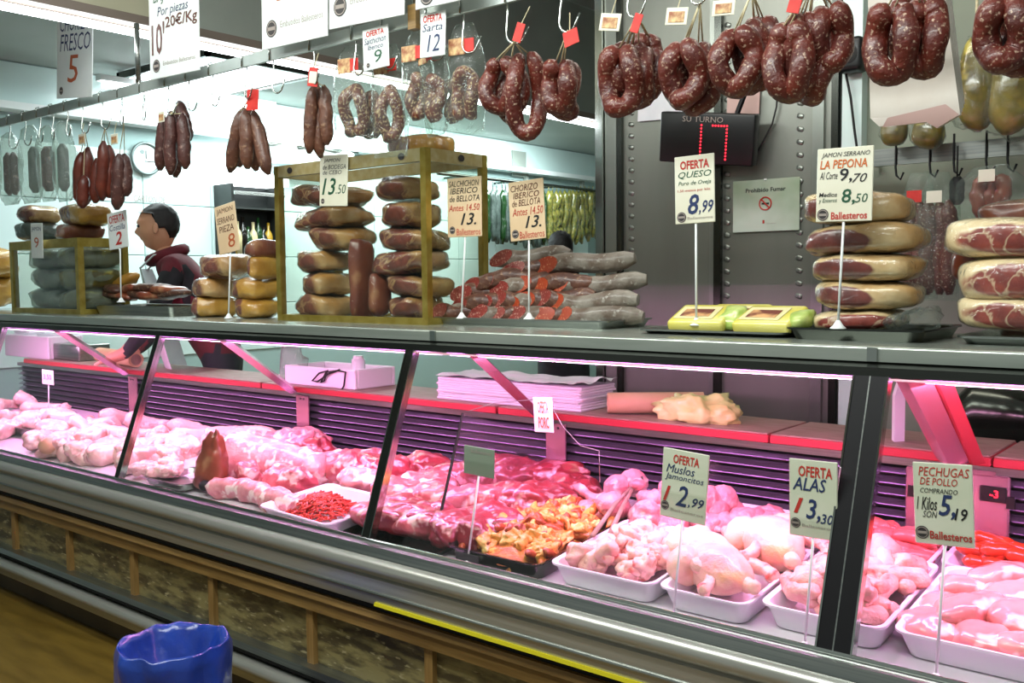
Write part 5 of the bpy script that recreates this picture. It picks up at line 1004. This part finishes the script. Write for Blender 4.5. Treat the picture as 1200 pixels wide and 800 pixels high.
for i, (u, v, yw) in enumerate(((-.12, -.12, .3), (-.02, -.13, -.2), (.08, -.13, .2), (-.13, .0, 1.2), (-.03, -.01, .4), (.07, 0, -.3), (-.1, .11, .2), (0, .1, .9), (.1, .11, 0), (-.07, -.06, .6), (.04, -.07, -.6), (.0, .05, .3), (.14, -.05, 1), (-.05, .15, .2))):
    y = 2.26+v; o = link('chicken_breast', blob(.078, .062, .032, 34, 22, .9, .30, 14, i, .3, bend=-.012, rough_=1), 'breast', None, (-.47+u, y, zdeck(y)+.05+(.03 if i > 8 else 0)), (R(-.2, .2), R(-.25, .25), yw)); tag(o, 'glossy pink chicken breast in the tray at the pechugas sign', 'chicken breast', 'chicken breasts')
# back row sausages
white_tray('white tray of pink fresh sausages behind the wings tray', -.98, -.70, 2.46, 2.69, .05); white_tray('white tray of red fresh sausages behind the breasts tray', -.685, -.28, 2.49, 2.70, .05)
PSG = [limb(.105, .0175, .0175, i, .3, 12, 12, .9) for i in range(3)]; RSG = [m_.copy() for m_ in PSG]
for i in range(22):
    y = 2.575+R(-.07, .07); o = link('pink_sausage', PSG[i % 3], 'pink_sausage', None, (-.84+R(-.09, .09), y, zdeck(y)+.035+R(0, .045)), (R(-.2, .2), R(-.2, .2), R(-.4, .9))); tag(o, 'pink fresh sausage in the white tray behind the wings', 'sausage', 'pink fresh sausages')
for i in range(26):
    y = 2.59+R(-.07, .07); o = link('red_sausage', RSG[i % 3], 'red_sausage', None, (-.48+R(-.13, .13), y, zdeck(y)+.035+R(0, .045)), (R(-.2, .2), R(-.2, .2), R(-.3, .3))); tag(o, 'orange red fresh sausage in the white tray behind the breasts', 'sausage', 'red fresh sausages')
# pieces between trays and louvres
for i, (px, py) in enumerate(((900, 622), (925, 620), (945, 625), (890, 632), (965, 632), (915, 634))):
    piece('chicken_wing', WG[i % 4], 'wing', px, py, .05, (R(-.4, .4), R(-.4, .4), R(0, 3)), 'pale chicken wing lying loose behind the alas sign', 'chicken wing', 'loose wings behind the alas sign')
# ---- signs standing in the display
def dft(px, py, Y): p = PY(px, py, Y); return Vector((p.x, Y, zdeck(Y)+.004))
card('price_sign', 'slanted oferta muslos jamoncitos 2,99 card on a stalk', ((785, 528), (841, 533), (826, 612), (774, 607)), 2.0, [('OFERTA', (.24, .8, .8, .93), 'ink_red', .05, .02), ('Muslos', (.1, .66, .72, .78), 'ink_blue', .3), ('Jamoncitos', (.08, .54, .92, .65), 'ink_blue', .25), ('1', (.06, .24, .22, .46), 'ink_red', .3, .02), ('2', (.34, .2, .6, .5), 'ink_blue', .25, .01), (',99', (.6, .2, .95, .36), 'ink_blue', .35, .01), ('Ballesteros', (.24, .11, .95, .15), 'ink_pale')], 'card_green', dft(789, 716, 1.975), emb=(.11, .17, .011))
card('price_sign', 'oferta alas 3,30 card on a stalk beside the black post', ((931, 539), (989, 541), (981, 632), (926, 628)), 1.995, [('OFERTA', (.2, .78, .9, .92), 'ink_red', .05, .02), ('ALAS', (.08, .6, .78, .77), 'ink_blue', .25, .01), ('1', (.1, .3, .3, .5), 'ink_red', .3, .02), ('3,', (.36, .2, .66, .5), 'ink_blue', .2, .012), ('30', (.66, .2, .92, .33), 'ink_blue', .25, .01), ('Ballesteros', (.28, .13, .92, .17), 'ink_pale')], 'card_green', dft(943, 748, 1.985), emb=(.14, .17, .011))
card('price_sign', 'pechugas de pollo 5,19 card on a stalk in the end bay', ((1078, 544), (1148, 543), (1143, 640), (1073, 638)), 2.0, [('PECHUGAS', (.1, .84, .95, .95), 'ink_red', .2), ('DE POLLO', (.12, .73, .75, .82), 'ink_red', .2), ('COMPRANDO', (.12, .63, .75, .69), 'ink_black', .25), ('1 Kilos', (.05, .42, .4, .58), 'ink_black', .3, .01), ('5,', (.42, .32, .7, .62), 'ink_blue', .25, .015), ('19', (.68, .32, .9, .47), 'ink_black', .25, .01), ('SON', (.15, .33, .4, .41), 'ink_black', .3), ('Ballesteros', (.26, .07, .96, .17), 'ink_red', 0, .02)], 'card_green', dft(1097, 782, 1.985), emb=(.13, .14, .013))
card('price_sign', 'blank grey green card with a black heading over the red meat', ((546, 523), (582, 526), (579, 559), (544, 556)), 2.0, [('Ballesteros', (.25, .78, .9, .9), 'ink_pale')], 'card_grey', dft(548, 662, 1.985))
o = [c_ for c_ in bpy.data.objects if c_.name.startswith('price_sign')][-1]
hd = link('heading_band', rbox((.088, .004, .022), .001, 1), 'ink_black', [q for q in bpy.data.objects if q.get('label', '').startswith('blank grey green')][0])
rt_ = hd.parent; pnl = [k for k in rt_.children if k.name.startswith('panel')][0]; hd.matrix_local = pnl.matrix_local @ Matrix.Translation((0, -.001, .029))
card('price_card', 'small white card with orange squares clipped before the strut plate', ((631, 467), (647, 466), (652, 505), (624, 508)), 2.3, [('OFERTA', (.25, .55, .8, .9), 'ink_orange', 0, .02), ('PORC', (.25, .12, .8, .45), 'ink_orange', 0, .02)], 'card_white')
# wire across the red meat bay
b = MB(); b.tube([tuple(PY(x, y, 2.45)) for x, y in ((548, 482), (580, 472), (625, 468), (645, 473), (660, 500), (680, 522), (702, 528), (703, 565))], .0016, 5); tag(b.build('wire', 'steel', None, True), 'thin bent wire strung across the red meat bay', 'wire')
# ================================================================== BLUE BIN
c = PZ(203, 752, .40); c.z = 0; t = thing('waste_bin', 'waste bin lined with a blue plastic bag before the stone panels', 'bin', c)
b = MB(); b.lathe([(0, .002), (.115, .002), (.128, .30), (.123, .30), (.105, .012), (0, .012)], 24); b.build('drum', 'black_plastic', t, auto=.7)
def bagp(u, v):
    a = 2*pi*u; n = noise.noise(Vector((cos(a)*2.2, sin(a)*2.2, v*3)))
    prof_ = [(.085, .28), (.122, .35), (.140, .395), (.152, .405), (.164, .375), (.160, .30), (.154, .2), (.150, .1), (.145, .03)]
    k = v*(len(prof_)-1); i = min(int(k), len(prof_)-2); f_ = k-i; r = prof_[i][0]*(1-f_)+prof_[i+1][0]*f_; z = prof_[i][1]*(1-f_)+prof_[i+1][1]*f_
    r += .012*n*(1+v) + .006*sin(a*9+v*7)*v; z += .014*noise.noise(Vector((cos(a)*3, sin(a)*3, 5)))*(1-v*.6)
    return (r*cos(a), r*sin(a), max(.004, z))
b = MB(); b.grid(bagp, 72, 28); b.build('blue_bag', 'blue_bag', t, True)
b = MB(); b.lathe([(0, .27), (.092, .285)], 24); b.build('bag_bottom', 'blue_bag', t, True)
# ================================================================== PEOPLE
def person(label, loc, yaw, lean, hairm, H=1.72, torso='maroon', sleeve='black_cloth', vest=True, arm_fwd=.5):
    """standing figure facing +x of its own frame; lean tips the trunk forwards"""
    root = thing('person', label, 'person', loc, yaw); k = H/1.72
    def L_(z, x=0): return Vector((x, 0, z))*k
    hip = L_(.93); ch = hip + Vector((sin(lean)*.42, 0, cos(lean)*.42))*k; nk = hip + Vector((sin(lean)*.56, 0, cos(lean)*.56))*k
    V = [hip, hip+(ch-hip)*.45, ch, nk, nk+Vector((.025, 0, .07))*k]; Rr = [.155, .14, .165, .085, .056]; Ed = [(0, 1), (1, 2), (2, 3), (3, 4)]
    for s in (-1, 1):
        i0 = len(V); V += [hip+Vector((0, s*.095, -.06))*k, Vector((.02, s*.1, .50))*k, Vector((-.01, s*.105, .09))*k, Vector((.13, s*.115, .03))*k]; Rr += [.10, .066, .046, .04]; Ed += [(0, i0), (i0, i0+1), (i0+1, i0+2), (i0+2, i0+3)]
        j0 = len(V); sh = ch+Vector((.0, s*.185, .075))*k; el = sh+Vector((.06+.1*arm_fwd, s*.05, -.27))*k; wr = el+Vector((.15, -s*.05, -.17))*k; hd_ = wr+Vector((.075, -s*.01, -.02))*k
        V += [sh, el, wr, hd_]; Rr += [.068, .048, .034, .034]; Ed += [(2, j0), (j0, j0+1), (j0+1, j0+2), (j0+2, j0+3)]
        for q in range(5):
            f0 = len(V); off = (q-2)*.017; base = hd_+Vector((.01, off, 0))*k if q else wr+Vector((.03, -s*.03, 0))*k
            d = Vector((.06, off*.3, -.035)) if q else Vector((.045, -s*.03, -.02)); V += [base+d*.45*k, base+d*k]; Rr += [.0095, .008]; Ed += [(j0+3, f0), (f0, f0+1)]
    me = bpy.data.meshes.new('body'); me.from_pydata([tuple(v) for v in V], Ed, []); ob = bpy.data.objects.new('body', me); COL.objects.link(ob)
    md = ob.modifiers.new('s', 'SKIN'); md.use_smooth_shade = True
    for i, sv in enumerate(me.skin_vertices[0].data): sv.radius = (Rr[i]*k, Rr[i]*k*(1.15 if i in (0, 1, 2) else 1)); sv.use_root = i == 0
    ob.modifiers.new('d', 'SUBSURF').levels = 2
    dg = bpy.context.evaluated_depsgraph_get(); dg.update(); m2 = bpy.data.meshes.new_from_object(ob.evaluated_get(dg)); bpy.data.objects.remove(ob)
    # head joined into the body mesh
    hc = nk+Vector((.05, 0, .165))*k
    def face(q, p):
        z = q.z
        if p.x > .3 and abs(p.y) < .28: q.x += .024*max(0, 1-abs(z+.016)/.034)*(1-abs(p.y)/.28)         # nose
        if p.x > .35: q.x += .008*max(0, 1-abs(z-.04)/.02) - .008*max(0, 1-abs(z-.018)/.014)*(1 if .2 < abs(p.y) < .6 else 0)   # brow, eye socket
        if p.x > .4 and abs(p.y) < .35: q.x += .006*max(0, 1-abs(z+.055)/.012)+.010*max(0, 1-abs(z+.095)/.025)                   # lips, chin
        if z < -.02: q.y *= 1-.36*min(1, (-z-.02)/.09); q.x *= 1-.12*min(1, (-z-.02)/.09); q.x -= .012*(1 if p.x < 0 else 0)*min(1, (-z)/.1)
        return q
    hm = blob(.094*k, .072*k, .122*k, 48, 36, .95, 0, 1, 0, fn=face); v0 = len(m2.vertices)
    bm = bmesh.new(); bm.from_mesh(m2); nb = len(bm.faces)
    hm.transform(Matrix.Translation(hc) @ Matrix.Rotation(.08, 4, 'Y')); bm.from_mesh(hm)
    for s in (-1, 1):
        em = blob(.016*k, .008*k, .03*k, 12, 8, 1, 0); em.transform(Matrix.Translation(hc+Vector((-.008, s*.08, -.005))*k)); bm.from_mesh(em)
    bm.to_mesh(m2); bm.free(); m2.name = 'body'
    for mm in ('skin', torso, sleeve, 'trousers', 'shoe'): m2.materials.append(MATS[mm])
    shz = ch.z
    for i, pl_ in enumerate(m2.polygons):
        pl_.use_smooth = True; c_ = pl_.center
        if i >= nb: pl_.material_index = 0; continue
        if c_.z < .1*k: pl_.material_index = 4
        elif c_.z < .9*k and c_.x < .17: pl_.material_index = 3
        else:
            ax = (c_-hip); along = ax.dot((ch-hip).normalized())/k; lat = abs(c_.y)/k
            if lat > .165: pl_.material_index = (2 if c_.z < ch.z+.06*k else 1) if c_.x < (ch.x+.26*k) else 0
            elif along > .575: pl_.material_index = 0
            else: pl_.material_index = 1
            if c_.x > ch.x+.26*k and c_.z < ch.z: pl_.material_index = 0
    body = link('body', m2, None, root)
    hr_ = blob(.104*k, .081*k, .106*k, 48, 36, .95, .05, 60, 2, fn=lambda q, p: Vector((q.x, q.y, max(q.z, (-.105 if p.x < -.45 else -.03)*k))) if p.x < .12 else Vector((q.x*.93, q.y, max(q.z, (.045+.02*p.x)*k))))
    link('hair', hr_, hairm, root, hc+Vector((-.014, 0, .024))*k, (0, .08, 0))
    # collar and apron
    b = MB(); q0 = nk+Vector((.0, 0, -.015))*k; b.tube([(q0.x+.085*k*cos(a), .085*k*sin(a), q0.z+.035*k-.03*k*cos(a)) for a in [2*pi*i/20 for i in range(21)]], .032*k, 8); b.build('collar', torso, root, True)
    if vest:
        def ap(u, v):
            y = (u-.5)*.46*k*(1 if v < .75 else 1-.35*(v-.75)/.25); t_ = v; c0 = Vector((.17, 0, .45))*k; c1 = ch+Vector((.205, 0, .07))*k
            p = c0.lerp(c1, t_); mid = .03*sin(pi*t_)*k; return (p.x+mid-1.3*y*y/k, y, p.z)
        b = MB(); b.grid(ap, 14, 16); b.build('apron', 'apron', root, True)
        for s in (-1, 1): b = MB(); b.tube([ch+Vector((.19, s*.11, .07))*k, ch+Vector((.12, s*.1, .14))*k, nk+Vector((-.03, s*.075, .035))*k], .012*k, 6, flat=.4); b.build('apron_strap', 'apron', root, True)
    for s in (-1, 1):
        link('eye', blob(.011*k, .012*k, .008*k, 10, 6), 'ink_black', root, hc+Vector((.083, s*.032, .008))*k)
    return root
hd0 = PY(171, 268, 2.86); yw_ = pi+.86; fo_ = Vector((cos(yw_), sin(yw_), 0))*.40
person('person in maroon top, black sleeves and white apron bending over the counter', (hd0.x-fo_.x, hd0.y-fo_.y, .09), yw_, .52, 'hair', 1.80)
p2 = PY(660, 281, 5.0); person('person with short black hair mostly hidden behind the salami pile', (p2.x, 5.0, 0), pi*.8, .05, 'hair', p2.z-.0, vest=False, torso='black_cloth')
